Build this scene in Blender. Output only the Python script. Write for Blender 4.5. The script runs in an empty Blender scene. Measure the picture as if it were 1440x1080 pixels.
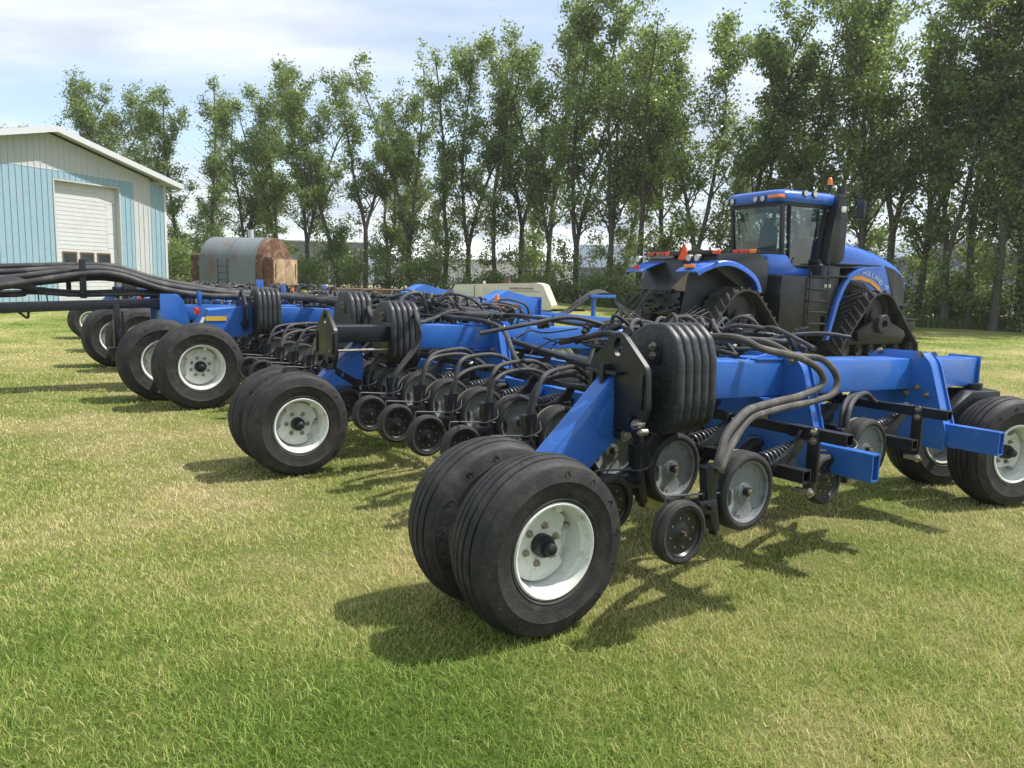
import bpy, bmesh, math, random
import numpy as np
from mathutils import Vector, Matrix, noise
R = math.radians
rnd = random.Random(7)
S = bpy.context.scene
col = S.collection
# ------------------------------------------------------------------ camera, sky, sun, exposure
cd = bpy.data.cameras.new('camera'); cam = bpy.data.objects.new('camera', cd); col.objects.link(cam)
cd.sensor_width = 36; cd.lens = 36 * 1081 / 1440; cd.clip_end = 2000; cd.clip_start = .05
cam.matrix_world = Matrix.Translation((0, 0, 1.68)) @ Matrix.Rotation(R(90) - math.atan(147 / 1081), 4, 'X') @ Matrix.Rotation(R(1.5), 4, 'Z')
S.camera = cam
S.view_settings.view_transform = 'Standard'; S.view_settings.look = 'None'; S.view_settings.exposure = 0.70; S.view_settings.gamma = 1
SUN_AZ = 12.0; SUN_EL = 56.0            # azimuth from +X towards +Y
w = bpy.data.worlds.new('World'); S.world = w; w.use_nodes = True
nt = w.node_tree; N = nt.nodes; L = nt.links; N.clear()
def nd(t, **k):
    n = N.new(t)
    for a, b in k.items(): setattr(n, a, b)
    return n
sky = nd('ShaderNodeTexSky', sky_type='NISHITA', sun_disc=False, sun_elevation=R(SUN_EL), sun_rotation=R(90 - SUN_AZ), air_density=1.0, dust_density=1.2, ozone_density=1.0)
tc = nd('ShaderNodeTexCoord')
sep = nd('ShaderNodeSeparateXYZ'); L.new(tc.outputs['Generated'], sep.inputs[0])
mx = nd('ShaderNodeMath', operation='MAXIMUM'); mx.inputs[1].default_value = .04; L.new(sep.outputs['Z'], mx.inputs[0])
ad = nd('ShaderNodeMath', operation='ADD'); ad.inputs[1].default_value = .12; L.new(mx.outputs[0], ad.inputs[0])
dx = nd('ShaderNodeMath', operation='DIVIDE'); L.new(sep.outputs['X'], dx.inputs[0]); L.new(ad.outputs[0], dx.inputs[1])
dy = nd('ShaderNodeMath', operation='DIVIDE'); L.new(sep.outputs['Y'], dy.inputs[0]); L.new(ad.outputs[0], dy.inputs[1])
cb = nd('ShaderNodeCombineXYZ'); L.new(dx.outputs[0], cb.inputs[0]); L.new(dy.outputs[0], cb.inputs[1])
mp = nd('ShaderNodeMapping'); mp.inputs['Rotation'].default_value = (0, 0, R(25)); mp.inputs['Scale'].default_value = (.5, 1.0, 1); mp.inputs['Location'].default_value = (1.7, 4.2, 0)
L.new(cb.outputs[0], mp.inputs[0])
nz = nd('ShaderNodeTexNoise'); nz.inputs['Scale'].default_value = .8; nz.inputs['Detail'].default_value = 8; nz.inputs['Roughness'].default_value = .62; nz.inputs['Distortion'].default_value = .35
L.new(mp.outputs[0], nz.inputs['Vector'])
cr = nd('ShaderNodeValToRGB'); cr.color_ramp.elements[0].position = .36; cr.color_ramp.elements[1].position = .55; cr.color_ramp.elements[0].color = (.22, .22, .22, 1)
L.new(nz.outputs['Fac'], cr.inputs[0])
nz2 = nd('ShaderNodeTexNoise'); nz2.inputs['Scale'].default_value = 2.2; nz2.inputs['Detail'].default_value = 6
L.new(mp.outputs[0], nz2.inputs['Vector'])
crc = nd('ShaderNodeValToRGB'); crc.color_ramp.elements[0].position = .38; crc.color_ramp.elements[1].position = .60
crc.color_ramp.elements[0].color = (2.8, 3.15, 3.7, 1); crc.color_ramp.elements[1].color = (4.5, 4.65, 4.8, 1)
L.new(nz2.outputs['Fac'], crc.inputs[0])
mixc = nd('ShaderNodeMixRGB'); L.new(cr.outputs[0], mixc.inputs[0])
mult = nd('ShaderNodeMath', operation='MULTIPLY'); mult.inputs[1].default_value = .88; L.new(cr.outputs[0], mult.inputs[0]); L.new(mult.outputs[0], mixc.inputs[0])
L.new(sky.outputs[0], mixc.inputs[1]); L.new(crc.outputs[0], mixc.inputs[2])
bg = nd('ShaderNodeBackground'); bg.inputs[1].default_value = .145; L.new(mixc.outputs[0], bg.inputs[0])
ow = nd('ShaderNodeOutputWorld'); L.new(bg.outputs[0], ow.inputs[0])
sd = bpy.data.lights.new('sun', 'SUN'); sd.energy = 4.0; sd.angle = R(.6); sd.color = (1, .965, .91)
sun = bpy.data.objects.new('sun', sd); col.objects.link(sun)
ce, se = math.cos(R(SUN_EL)), math.sin(R(SUN_EL))
sun.rotation_euler = Vector((ce * math.cos(R(SUN_AZ)), ce * math.sin(R(SUN_AZ)), se)).to_track_quat('Z', 'Y').to_euler()
sun.location = (30, 10, 40)
S.cycles.max_bounces = 8; S.cycles.volume_bounces = 1
VEIL = .0004

# ------------------------------------------------------------------ materials
MATS = {}
def mat(name, color, rough=.5, metal=0, spec=.5, var=0, vscale=6, dirt=None, dscale=3, dlo=.5, dhi=.7, bump=0, bscale=40, coat=0, rvar=0, stretch=None, scratch=None):
    if name in MATS: return MATS[name]
    m = bpy.data.materials.new(name); m.use_nodes = True; MATS[name] = m
    t = m.node_tree; n = t.nodes; l = t.links; b = n['Principled BSDF']
    b.inputs['Base Color'].default_value = (*color, 1); b.inputs['Roughness'].default_value = rough; b.inputs['Metallic'].default_value = metal
    b.inputs['Specular IOR Level'].default_value = spec
    if coat: b.inputs['Coat Weight'].default_value = coat; b.inputs['Coat Roughness'].default_value = .15
    c = n.new('ShaderNodeTexCoord'); src = c.outputs['Object']
    if stretch:
        mpp = n.new('ShaderNodeMapping'); mpp.inputs['Scale'].default_value = stretch; l.new(src, mpp.inputs[0]); src = mpp.outputs[0]
    out = None
    if var:
        z = n.new('ShaderNodeTexNoise'); z.inputs['Scale'].default_value = vscale; z.inputs['Detail'].default_value = 5; l.new(src, z.inputs['Vector'])
        r = n.new('ShaderNodeValToRGB'); r.color_ramp.elements[0].position = .3; r.color_ramp.elements[1].position = .7
        r.color_ramp.elements[0].color = (*[x * (1 - var) for x in color], 1); r.color_ramp.elements[1].color = (*[min(1, x * (1 + var)) for x in color], 1)
        l.new(z.outputs['Fac'], r.inputs[0]); out = r.outputs[0]
    if dirt:
        z = n.new('ShaderNodeTexNoise'); z.inputs['Scale'].default_value = dscale; z.inputs['Detail'].default_value = 9; z.inputs['Roughness'].default_value = .65; l.new(src, z.inputs['Vector'])
        r = n.new('ShaderNodeValToRGB'); r.color_ramp.elements[0].position = dlo; r.color_ramp.elements[1].position = dhi; l.new(z.outputs['Fac'], r.inputs[0])
        mm = n.new('ShaderNodeMixRGB'); l.new(r.outputs[0], mm.inputs[0])
        if out: l.new(out, mm.inputs[1])
        else: mm.inputs[1].default_value = (*color, 1)
        mm.inputs[2].default_value = (*dirt, 1); out = mm.outputs[0]
    if scratch:
        mp_ = n.new('ShaderNodeMapping'); mp_.inputs['Scale'].default_value = (.55, .8, 1.6); l.new(src, mp_.inputs[0])
        z = n.new('ShaderNodeTexNoise'); z.inputs['Scale'].default_value = 2.2; z.inputs['Detail'].default_value = 3; z.inputs['Distortion'].default_value = .8; l.new(mp_.outputs[0], z.inputs['Vector'])
        r = n.new('ShaderNodeValToRGB'); e_ = r.color_ramp.elements; e_[0].position = .497; e_[0].color = (0, 0, 0, 1); e_[1].position = .503; e_[1].color = (0, 0, 0, 1); q_ = e_.new(.5); q_.color = (.55, .55, .55, 1); l.new(z.outputs['Fac'], r.inputs[0])
        z2 = n.new('ShaderNodeTexNoise'); z2.inputs['Scale'].default_value = 3.5; l.new(src, z2.inputs['Vector']); g2 = n.new('ShaderNodeMath'); g2.operation = 'GREATER_THAN'; g2.inputs[1].default_value = .52; l.new(z2.outputs['Fac'], g2.inputs[0])
        mu = n.new('ShaderNodeMath'); mu.operation = 'MULTIPLY'; l.new(r.outputs[0], mu.inputs[0]); l.new(g2.outputs[0], mu.inputs[1])
        mm = n.new('ShaderNodeMixRGB'); l.new(mu.outputs[0], mm.inputs[0])
        if out: l.new(out, mm.inputs[1])
        else: mm.inputs[1].default_value = (*color, 1)
        mm.inputs[2].default_value = (*scratch, 1); out = mm.outputs[0]
    if out: l.new(out, b.inputs['Base Color'])
    if rvar:
        z = n.new('ShaderNodeTexNoise'); z.inputs['Scale'].default_value = 5; z.inputs['Detail'].default_value = 8; l.new(src, z.inputs['Vector'])
        mr = n.new('ShaderNodeMapRange'); mr.inputs['To Min'].default_value = rough - rvar; mr.inputs['To Max'].default_value = rough + rvar
        mr.inputs['From Min'].default_value = .3; mr.inputs['From Max'].default_value = .7
        l.new(z.outputs['Fac'], mr.inputs['Value']); l.new(mr.outputs[0], b.inputs['Roughness'])
    if bump:
        z = n.new('ShaderNodeTexNoise'); z.inputs['Scale'].default_value = bscale; z.inputs['Detail'].default_value = 4; l.new(src, z.inputs['Vector'])
        bu = n.new('ShaderNodeBump'); bu.inputs['Strength'].default_value = bump; bu.inputs['Distance'].default_value = .01; l.new(z.outputs['Fac'], bu.inputs['Height']); l.new(bu.outputs[0], b.inputs['Normal'])
    return m
M_blue = mat('blue_paint', (.026, .132, .47), .36, scratch=(.12, .24, .5), var=.12, vscale=2.5, dirt=(.11, .17, .33), dscale=5, dlo=.56, dhi=.78, rvar=.12, coat=.15, bump=.04, bscale=25)
M_tblue = mat('tractor_blue', (.018, .11, .48), .28, var=.08, vscale=1.5, coat=.4, rvar=.05)
M_tyre = mat('tyre_rubber', (.022, .021, .021), .68, spec=.4, var=.25, vscale=3, dirt=(.075, .066, .056), dscale=9, dlo=.46, dhi=.85, rvar=.1, bump=.25, bscale=60)
M_rim = mat('cream_rim', (.68, .70, .64), .42, var=.06, dirt=(.34, .29, .2), dscale=11, dlo=.54, dhi=.74, coat=.1)
M_black = mat('black_paint', (.012, .0135, .017), .36, var=.3, vscale=4, dirt=(.042, .045, .05), dscale=6, dlo=.6, dhi=.82, rvar=.1)
M_iron = mat('cast_weight', (.019, .020, .023), .46, var=.2, vscale=9, dirt=(.06, .06, .059), dscale=45, dlo=.45, dhi=.72, bump=.12, bscale=160)
M_hose = mat('ribbed_hose', (.07, .066, .062), .72, spec=.3, var=.2, vscale=6, dirt=(.17, .15, .125), dscale=7, dlo=.48, dhi=.75)
M_bhose = mat('black_hose', (.036, .036, .038), .6, spec=.35, var=.25, vscale=5, dirt=(.13, .12, .11), dscale=4, dlo=.46, dhi=.8)
M_grey = mat('grey_disc', (.17, .188, .195), .5, var=.12, vscale=8, dirt=(.085, .08, .07), dscale=14, dlo=.5, dhi=.7, rvar=.08)
M_steel = mat('zinc_bolt', (.45, .42, .36), .35, metal=.9, dirt=(.18, .11, .06), dscale=30, dlo=.5, dhi=.65)
M_blade = mat('disc_steel', (.42, .38, .3), .4, metal=.6, dirt=(.3, .24, .14), dscale=12, dlo=.45, dhi=.7)
M_spring = mat('spring_steel', (.09, .09, .095), .4, metal=.3)
M_yel = mat('yellow_decal', (.62, .4, .03), .5, var=.08)
M_decal = mat('black_decal', (.01, .01, .01), .6)
M_amber = mat('amber_lens', (.9, .22, .01), .2, coat=.5)
M_red = mat('red_lens', (.55, .02, .015), .2, coat=.5)
M_smv = mat('orange_sign', (.95, .1, .02), .5)
M_lamp = mat('lamp_lens', (.55, .55, .48), .15, coat=.6)
M_glassdark = mat('interior_dark', (.02, .021, .024), .6)
M_seat = mat('seat_grey', (.06, .06, .065), .7, var=.2)
M_text = mat('white_letter', (.55, .56, .56), .5)
M_orange = mat('gold_stripe', (.62, .27, .05), .45)
mg = bpy.data.materials.new('cab_glass'); mg.use_nodes = True
_n = mg.node_tree.nodes; _l = mg.node_tree.links; _b = _n['Principled BSDF']; _b.inputs['Base Color'].default_value = (.5, .62, .6, 1); _b.inputs['Roughness'].default_value = .02
_t = _n.new('ShaderNodeBsdfTransparent'); _t.inputs[0].default_value = (.55, .64, .62, 1); _g = _n.new('ShaderNodeBsdfGlossy'); _g.inputs['Roughness'].default_value = .03; _g.inputs[0].default_value = (.9, .95, 1, 1)
_m = _n.new('ShaderNodeMixShader'); _w = _n.new('ShaderNodeLayerWeight'); _w.inputs[0].default_value = .5; _p = _n.new('ShaderNodeMath'); _p.operation = 'POWER'; _p.inputs[1].default_value = 4; _l.new(_w.outputs['Facing'], _p.inputs[0]); _f = _n.new('ShaderNodeMath'); _f.operation = 'MULTIPLY_ADD'; _f.inputs[1].default_value = .7; _f.inputs[2].default_value = .10; _l.new(_p.outputs[0], _f.inputs[0])
_l.new(_f.outputs[0], _m.inputs[0]); _l.new(_t.outputs[0], _m.inputs[1]); _l.new(_g.outputs[0], _m.inputs[2]); _l.new(_m.outputs[0], _n['Material Output'].inputs[0])
M_glass = mg

# ------------------------------------------------------------------ mesh helpers
def basis(axis):
    a = Vector(axis).normalized(); t = Vector((0, 0, 1)) if abs(a.z) < .9 else Vector((1, 0, 0))
    x = a.cross(t).normalized(); y = a.cross(x).normalized(); return a, x, y
class MB:
    def merge(s, o, mi=1): k = len(s.v); s.v += o.v; s.f += [tuple(i + k for i in f) for f in o.f]; s.mi += [mi] * len(o.f); return s
    def __init__(s): s.v = []; s.f = []; s.mi = []; s.cur = 0
    def add(s, vs, fs):
        o = len(s.v); s.v += [tuple(p) for p in vs]; s.f += [tuple(i + o for i in f) for f in fs]; s.mi += [s.cur] * len(fs)
    def box(s, lo, hi, bev=0, mtx=None):
        lo = Vector(lo); hi = Vector(hi)
        for i in range(3):
            if lo[i] > hi[i]: lo[i], hi[i] = hi[i], lo[i]
        if bev:
            bm = bmesh.new(); bmesh.ops.create_cube(bm, size=1)
            for v in bm.verts: v.co = Vector([(lo[i] + hi[i]) / 2 + v.co[i] * (hi[i] - lo[i]) for i in range(3)])
            bmesh.ops.bevel(bm, geom=bm.edges[:], offset=min(bev, .45 * min(hi - lo)), segments=2, profile=.6, affect='EDGES')
            bm.verts.index_update(); vs = [v.co.copy() for v in bm.verts]; fs = [[v.index for v in f.verts] for f in bm.faces]; bm.free()
        else:
            vs = [Vector((x, y, z)) for x in (lo.x, hi.x) for y in (lo.y, hi.y) for z in (lo.z, hi.z)]
            fs = [(0, 1, 3, 2), (4, 6, 7, 5), (0, 4, 5, 1), (2, 3, 7, 6), (0, 2, 6, 4), (1, 5, 7, 3)]
        if mtx: vs = [mtx @ v for v in vs]
        s.add(vs, fs); return s
    def bar(s, a, b, wd, ht, up=(0, 0, 1), bev=0):
        a = Vector(a); b = Vector(b); d = (b - a); ln = d.length; d.normalize(); sx = d.cross(Vector(up)).normalized(); uz = sx.cross(d)
        m = Matrix((( d.x, sx.x, uz.x, a.x), (d.y, sx.y, uz.y, a.y), (d.z, sx.z, uz.z, a.z), (0, 0, 0, 1)))
        return s.box((0, -wd / 2, -ht / 2), (ln, wd / 2, ht / 2), bev, m)
    def cyl(s, a, b, r, n=12, r2=None):
        a = Vector(a); b = Vector(b); _, x, y = basis(b - a); r2 = r if r2 is None else r2
        vs = [a + (x * math.cos(t) + y * math.sin(t)) * r for t in [2 * math.pi * i / n for i in range(n)]] + [b + (x * math.cos(t) + y * math.sin(t)) * r2 for t in [2 * math.pi * i / n for i in range(n)]]
        fs = [(i, i + n, (i + 1) % n + n, (i + 1) % n) for i in range(n)] + [tuple(range(n)), tuple(range(2 * n - 1, n - 1, -1))]
        s.add(vs, fs); return s
    def lathe(s, prof, c=(0, 0, 0), axis=(0, 1, 0), n=32, close=False):
        c = Vector(c); a, x, y = basis(axis); vs = []; m = len(prof)
        for i in range(n):
            t = 2 * math.pi * i / n; e = x * math.cos(t) + y * math.sin(t)
            for r, h in prof: vs.append(c + e * r + a * h)
        fs = []
        for i in range(n):
            j = (i + 1) % n
            for k in range(m - 1 + (1 if close else 0)):
                k2 = (k + 1) % m; fs.append((i * m + k, i * m + k2, j * m + k2, j * m + k))
        s.add(vs, fs); return s
    def tube(s, pts, r, n=8, sm=6, rib=0):
        P = [Vector(p) for p in pts]
        if sm > 1 and len(P) > 2:
            Q = []
            E = [P[0] * 2 - P[1]] + P + [P[-1] * 2 - P[-2]]
            for i in range(1, len(E) - 2):
                p0, p1, p2, p3 = E[i - 1], E[i], E[i + 1], E[i + 2]
                for k in range(sm):
                    t = k / sm
                    Q.append(.5 * ((2 * p1) + (p2 - p0) * t + (2 * p0 - 5 * p1 + 4 * p2 - p3) * t * t + (3 * p1 - p0 - 3 * p2 + p3) * t ** 3))
            Q.append(P[-1]); P = Q
        d = (P[1] - P[0]).normalized(); _, x, y = basis(d); vs = []; m = len(P)
        for i, p in enumerate(P):
            nd_ = (P[min(i + 1, m - 1)] - P[max(i - 1, 0)]).normalized()
            x = (x - nd_ * x.dot(nd_)).normalized(); y = nd_.cross(x)
            rr = r(i / (m - 1)) if callable(r) else r
            if rib: rr *= 1 + (rib if i % 2 else 0)
            for k in range(n):
                t = 2 * math.pi * k / n; vs.append(p + (x * math.cos(t) + y * math.sin(t)) * rr)
        fs = [(i * n + k, (i + 1) * n + k, (i + 1) * n + (k + 1) % n, i * n + (k + 1) % n) for i in range(m - 1) for k in range(n)]
        fs += [tuple(range(n)), tuple(range(m * n - 1, m * n - n - 1, -1))]
        s.add(vs, fs); return s
    def coil(s, a, b, R_, r, turns, n=6):
        a = Vector(a); b = Vector(b); d = b - a; _, x, y = basis(d); k = int(turns * 12)
        return s.tube([a + d * (i / k) + (x * math.cos(2 * math.pi * i / 12) + y * math.sin(2 * math.pi * i / 12)) * R_ for i in range(k + 1)], r, n, 1)
    def prism(s, poly, org, ex, ey, th, bev=0):
        # poly in plane (ex, ey) from org, thickness th along ex x ey, centred
        org = Vector(org); ex = Vector(ex); ey = Vector(ey); nn = ex.cross(ey).normalized()
        area = sum(poly[i][0] * poly[(i + 1) % len(poly)][1] - poly[(i + 1) % len(poly)][0] * poly[i][1] for i in range(len(poly)))
        if area < 0: poly = poly[::-1]
        bm = bmesh.new()
        a = [bm.verts.new(org + ex * p[0] + ey * p[1] - nn * th / 2) for p in poly]; b = [bm.verts.new(org + ex * p[0] + ey * p[1] + nn * th / 2) for p in poly]
        bm.faces.new(a[::-1]); tf = bm.faces.new(b); k = len(poly)
        for i in range(k): bm.faces.new((a[i], a[(i + 1) % k], b[(i + 1) % k], b[i]))
        if bev: bmesh.ops.bevel(bm, geom=[e for e in bm.edges if len(e.link_faces) == 2 and (len(e.link_faces[0].verts) == k or len(e.link_faces[1].verts) == k)], offset=bev, segments=2, profile=.6, affect='EDGES')
        bm.verts.index_update(); s.add([v.co.copy() for v in bm.verts], [[v.index for v in f.verts] for f in bm.faces]); bm.free(); return s
    def bolt(s, c, axis, r=.018, h=.015):
        c = Vector(c); a = Vector(axis).normalized(); s.cyl(c, c + a * h * .4, r * 1.35, 12); s.cyl(c + a * h * .4, c + a * h, r, 6); s.cyl(c + a * h, c + a * h * 1.6, r * .55, 8); return s
    def tilt(s, f): s.v = [tuple(f(*p)) for p in s.v]; return s
    def build(s, name, m, parent=None, smooth=35, loc=None, **tags):
        me = bpy.data.meshes.new(name); me.from_pydata(s.v, [], s.f); me.validate()
        bm = bmesh.new(); bm.from_mesh(me); bmesh.ops.recalc_face_normals(bm, faces=bm.faces[:]); bm.to_mesh(me); bm.free()
        for q in (m if isinstance(m, (list, tuple)) else [m]): me.materials.append(q)
        if isinstance(m, (list, tuple)): me.polygons.foreach_set('material_index', s.mi)
        if smooth: me.shade_smooth(); me.set_sharp_from_angle(angle=R(smooth))
        o = bpy.data.objects.new(name, me); col.objects.link(o)
        if parent: o.parent = parent
        if loc: o.location = loc
        for k, v in tags.items(): o[k] = v
        return o
def thing(name, label, cat, loc=(0, 0, 0), rz=0, group=None):
    o = bpy.data.objects.new(name, None); col.objects.link(o); o.location = loc; o.rotation_euler = (0, 0, rz); o.empty_display_size = .2
    if label: o['label'] = label
    if cat: o['category'] = cat
    if group: o['group'] = group
    return o
def dup(o, parent=None):
    c = o.copy(); col.objects.link(c); c.parent = parent
    for ch in [x for x in o.children]: dup(ch, c)
    return c
def arc(cx, cy, r, a0, a1, n): return [(cx + r * math.cos(R(a0 + (a1 - a0) * i / n)), cy + r * math.sin(R(a0 + (a1 - a0) * i / n))) for i in range(n + 1)]
def rpoly(pts, r, n=4):
    out = []; k = len(pts)
    for i in range(k):
        p0, p1, p2 = Vector(pts[i - 1]), Vector(pts[i]), Vector(pts[(i + 1) % k])
        rr = r[i] if isinstance(r, (list, tuple)) else r
        if rr <= 0: out.append(tuple(p1)); continue
        a = p1 + (p0 - p1).normalized() * min(rr, (p0 - p1).length * .45); b = p1 + (p2 - p1).normalized() * min(rr, (p2 - p1).length * .45)
        for j in range(n + 1):
            t = j / n; q = a * (1 - t) ** 2 + p1 * 2 * t * (1 - t) + b * t * t; out.append((q.x, q.y))
    return out
def text_mesh(s, txt, size, mtx, depth=.004, spacing=1.0):
    c = bpy.data.curves.new('t', 'FONT'); c.body = txt; c.size = size; c.extrude = depth; c.space_character = spacing; c.resolution_u = 2
    o = bpy.data.objects.new('t', c); col.objects.link(o); dg = bpy.context.evaluated_depsgraph_get(); me = bpy.data.meshes.new_from_object(o.evaluated_get(dg))
    s.add([mtx @ v.co for v in me.vertices], [tuple(p.vertices) for p in me.polygons]); bpy.data.objects.remove(o); bpy.data.curves.remove(c); bpy.data.meshes.remove(me); return s

# ------------------------------------------------------------------ ground
def sst(a, b, x):
    t = min(1, max(0, (x - a) / (b - a))); return t * t * (3 - 2 * t)
def gz(x, y): return .72 * sst(20, 44, y) * sst(14, -4, x)
def grass_nodes(m, blade):
    t = m.node_tree; n = t.nodes; l = t.links; b = n['Principled BSDF']
    g = n.new('ShaderNodeNewGeometry')
    def noi(sc, det=4, ro=.5, loc=(0, 0, 0)):
        mp = n.new('ShaderNodeMapping'); mp.inputs['Scale'].default_value = (1, 1, 0); mp.inputs['Location'].default_value = loc; l.new(g.outputs['Position'], mp.inputs[0])
        z = n.new('ShaderNodeTexNoise'); z.inputs['Scale'].default_value = sc; z.inputs['Detail'].default_value = det; z.inputs['Roughness'].default_value = ro; l.new(mp.outputs[0], z.inputs['Vector']); return z.outputs['Fac']
    def ramp(src, stops):
        r = n.new('ShaderNodeValToRGB'); e = r.color_ramp.elements
        while len(e) < len(stops): e.new(.5)
        for q, (p, c) in zip(e, stops): q.position = p; q.color = (*c, 1)
        l.new(src, r.inputs[0]); return r.outputs[0]
    def mix(f, a, c, bt='MIX'):
        x = n.new('ShaderNodeMixRGB'); x.blend_type = bt
        for i, q in ((0, f), (1, a), (2, c)):
            if isinstance(q, (int, float)): x.inputs[i].default_value = q
            elif isinstance(q, tuple): x.inputs[i].default_value = (*q, 1)
            else: l.new(q, x.inputs[i])
        return x.outputs[0]
    def mth(op, a, c=0):
        x = n.new('ShaderNodeMath'); x.operation = op; x.use_clamp = True
        for i, q in ((0, a), (1, c)):
            if isinstance(q, (int, float)): x.inputs[i].default_value = q
            else: l.new(q, x.inputs[i])
        return x.outputs[0]
    patch = noi(.42, 5, .6, (3.1, 1.2, 0)); fine = noi(7, 6, .65)
    sp = n.new('ShaderNodeSeparateXYZ'); l.new(g.outputs['Position'], sp.inputs[0])
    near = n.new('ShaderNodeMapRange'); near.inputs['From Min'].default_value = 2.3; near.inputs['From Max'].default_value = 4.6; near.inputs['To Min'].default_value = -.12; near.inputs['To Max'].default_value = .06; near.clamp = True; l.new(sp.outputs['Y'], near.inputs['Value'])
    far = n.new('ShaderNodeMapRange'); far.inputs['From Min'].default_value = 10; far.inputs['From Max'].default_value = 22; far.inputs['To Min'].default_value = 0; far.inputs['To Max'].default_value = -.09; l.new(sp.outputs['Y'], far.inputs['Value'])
    a1 = n.new('ShaderNodeMath'); a1.operation = 'ADD'; l.new(patch, a1.inputs[0]); l.new(near.outputs[0], a1.inputs[1])
    a2 = n.new('ShaderNodeMath'); a2.operation = 'ADD'; l.new(a1.outputs[0], a2.inputs[0]); l.new(far.outputs[0], a2.inputs[1])
    if blade:
        at = n.new('ShaderNodeAttribute'); at.attribute_name = 'rnd'; rv = at.outputs['Fac']
        a3 = n.new('ShaderNodeMath'); a3.operation = 'MULTIPLY_ADD'; l.new(rv, a3.inputs[0]); a3.inputs[1].default_value = .38; a3.inputs[2].default_value = -.19
        a4 = n.new('ShaderNodeMath'); a4.operation = 'ADD'; l.new(a2.outputs[0], a4.inputs[0]); l.new(a3.outputs[0], a4.inputs[1]); s_ = a4.outputs[0]
        c = ramp(s_, [(.26, (.14, .245, .035)), (.38, (.26, .37, .065)), (.50, (.46, .49, .135)), (.60, (.64, .57, .25)), (.76, (.76, .64, .40))])
        l.new(c, b.inputs['Base Color']); b.inputs['Roughness'].default_value = .55; b.inputs['Specular IOR Level'].default_value = .35
        tr = n.new('ShaderNodeBsdfTranslucent'); l.new(c, tr.inputs[0]); ms = n.new('ShaderNodeMixShader'); ms.inputs[0].default_value = .35
        l.new(b.outputs[0], ms.inputs[1]); l.new(tr.outputs[0], ms.inputs[2]); l.new(ms.outputs[0], n['Material Output'].inputs[0])
    else:
        a3 = n.new('ShaderNodeMath'); a3.operation = 'MULTIPLY_ADD'; l.new(fine, a3.inputs[0]); a3.inputs[1].default_value = .5; a3.inputs[2].default_value = -.25
        a4 = n.new('ShaderNodeMath'); a4.operation = 'ADD'; l.new(a2.outputs[0], a4.inputs[0]); l.new(a3.outputs[0], a4.inputs[1])
        c = ramp(a4.outputs[0], [(.28, (.10, .145, .03)), (.42, (.17, .205, .05)), (.55, (.26, .255, .09)), (.68, (.36, .31, .14)), (.8, (.42, .34, .2))])
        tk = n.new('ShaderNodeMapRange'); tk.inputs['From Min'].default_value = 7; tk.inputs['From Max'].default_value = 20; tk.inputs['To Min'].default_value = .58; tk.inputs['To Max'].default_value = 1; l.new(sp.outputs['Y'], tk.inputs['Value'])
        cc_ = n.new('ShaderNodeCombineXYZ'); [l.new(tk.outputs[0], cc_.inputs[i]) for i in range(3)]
        c = mix(1.0, c, cc_.outputs[0], 'MULTIPLY')   # thatch and soil tone, with shade between the near blades painted in
        # dusty gravel yard beyond the trees
        gv = n.new('ShaderNodeMapRange'); gv.inputs['From Min'].default_value = 0; gv.inputs['From Max'].default_value = 3
        ln = n.new('ShaderNodeMath'); ln.operation = 'MULTIPLY_ADD'; l.new(sp.outputs['X'], ln.inputs[0]); ln.inputs[1].default_value = .62; ln.inputs[2].default_value = -53
        ln2 = n.new('ShaderNodeMath'); ln2.operation = 'ADD'; l.new(sp.outputs['Y'], ln2.inputs[0]); l.new(ln.outputs[0], ln2.inputs[1]); l.new(ln2.outputs[0], gv.inputs['Value'])
        c = mix(gv.outputs[0], c, ramp(noi(2.2, 6, .7), [(.3, (.36, .3, .21)), (.7, (.5, .43, .32))]))
        l.new(c, b.inputs['Base Color']); b.inputs['Roughness'].default_value = .95; b.inputs['Specular IOR Level'].default_value = .1
        bu = n.new('ShaderNodeBump'); bu.inputs['Strength'].default_value = .5; bu.inputs['Distance'].default_value = .05; l.new(noi(22, 5, .7), bu.inputs['Height']); l.new(bu.outputs[0], b.inputs['Normal'])
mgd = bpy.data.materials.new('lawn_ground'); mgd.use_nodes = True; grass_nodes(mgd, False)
mgb = bpy.data.materials.new('lawn_blades'); mgb.use_nodes = True; grass_nodes(mgb, True)
xs = [-900, -300, -120] + list(range(-60, 62, 3)) + [120, 300, 900]; ys = [-200, -60] + list(range(-20, 92, 3)) + [140, 300, 900]
g = MB(); g.add([(x, y, gz(x, y)) for y in ys for x in xs], [(j * len(xs) + i, j * len(xs) + i + 1, (j + 1) * len(xs) + i + 1, (j + 1) * len(xs) + i) for j in range(len(ys) - 1) for i in range(len(xs) - 1)])
g.build('ground', mgd, smooth=60, kind='structure')
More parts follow.
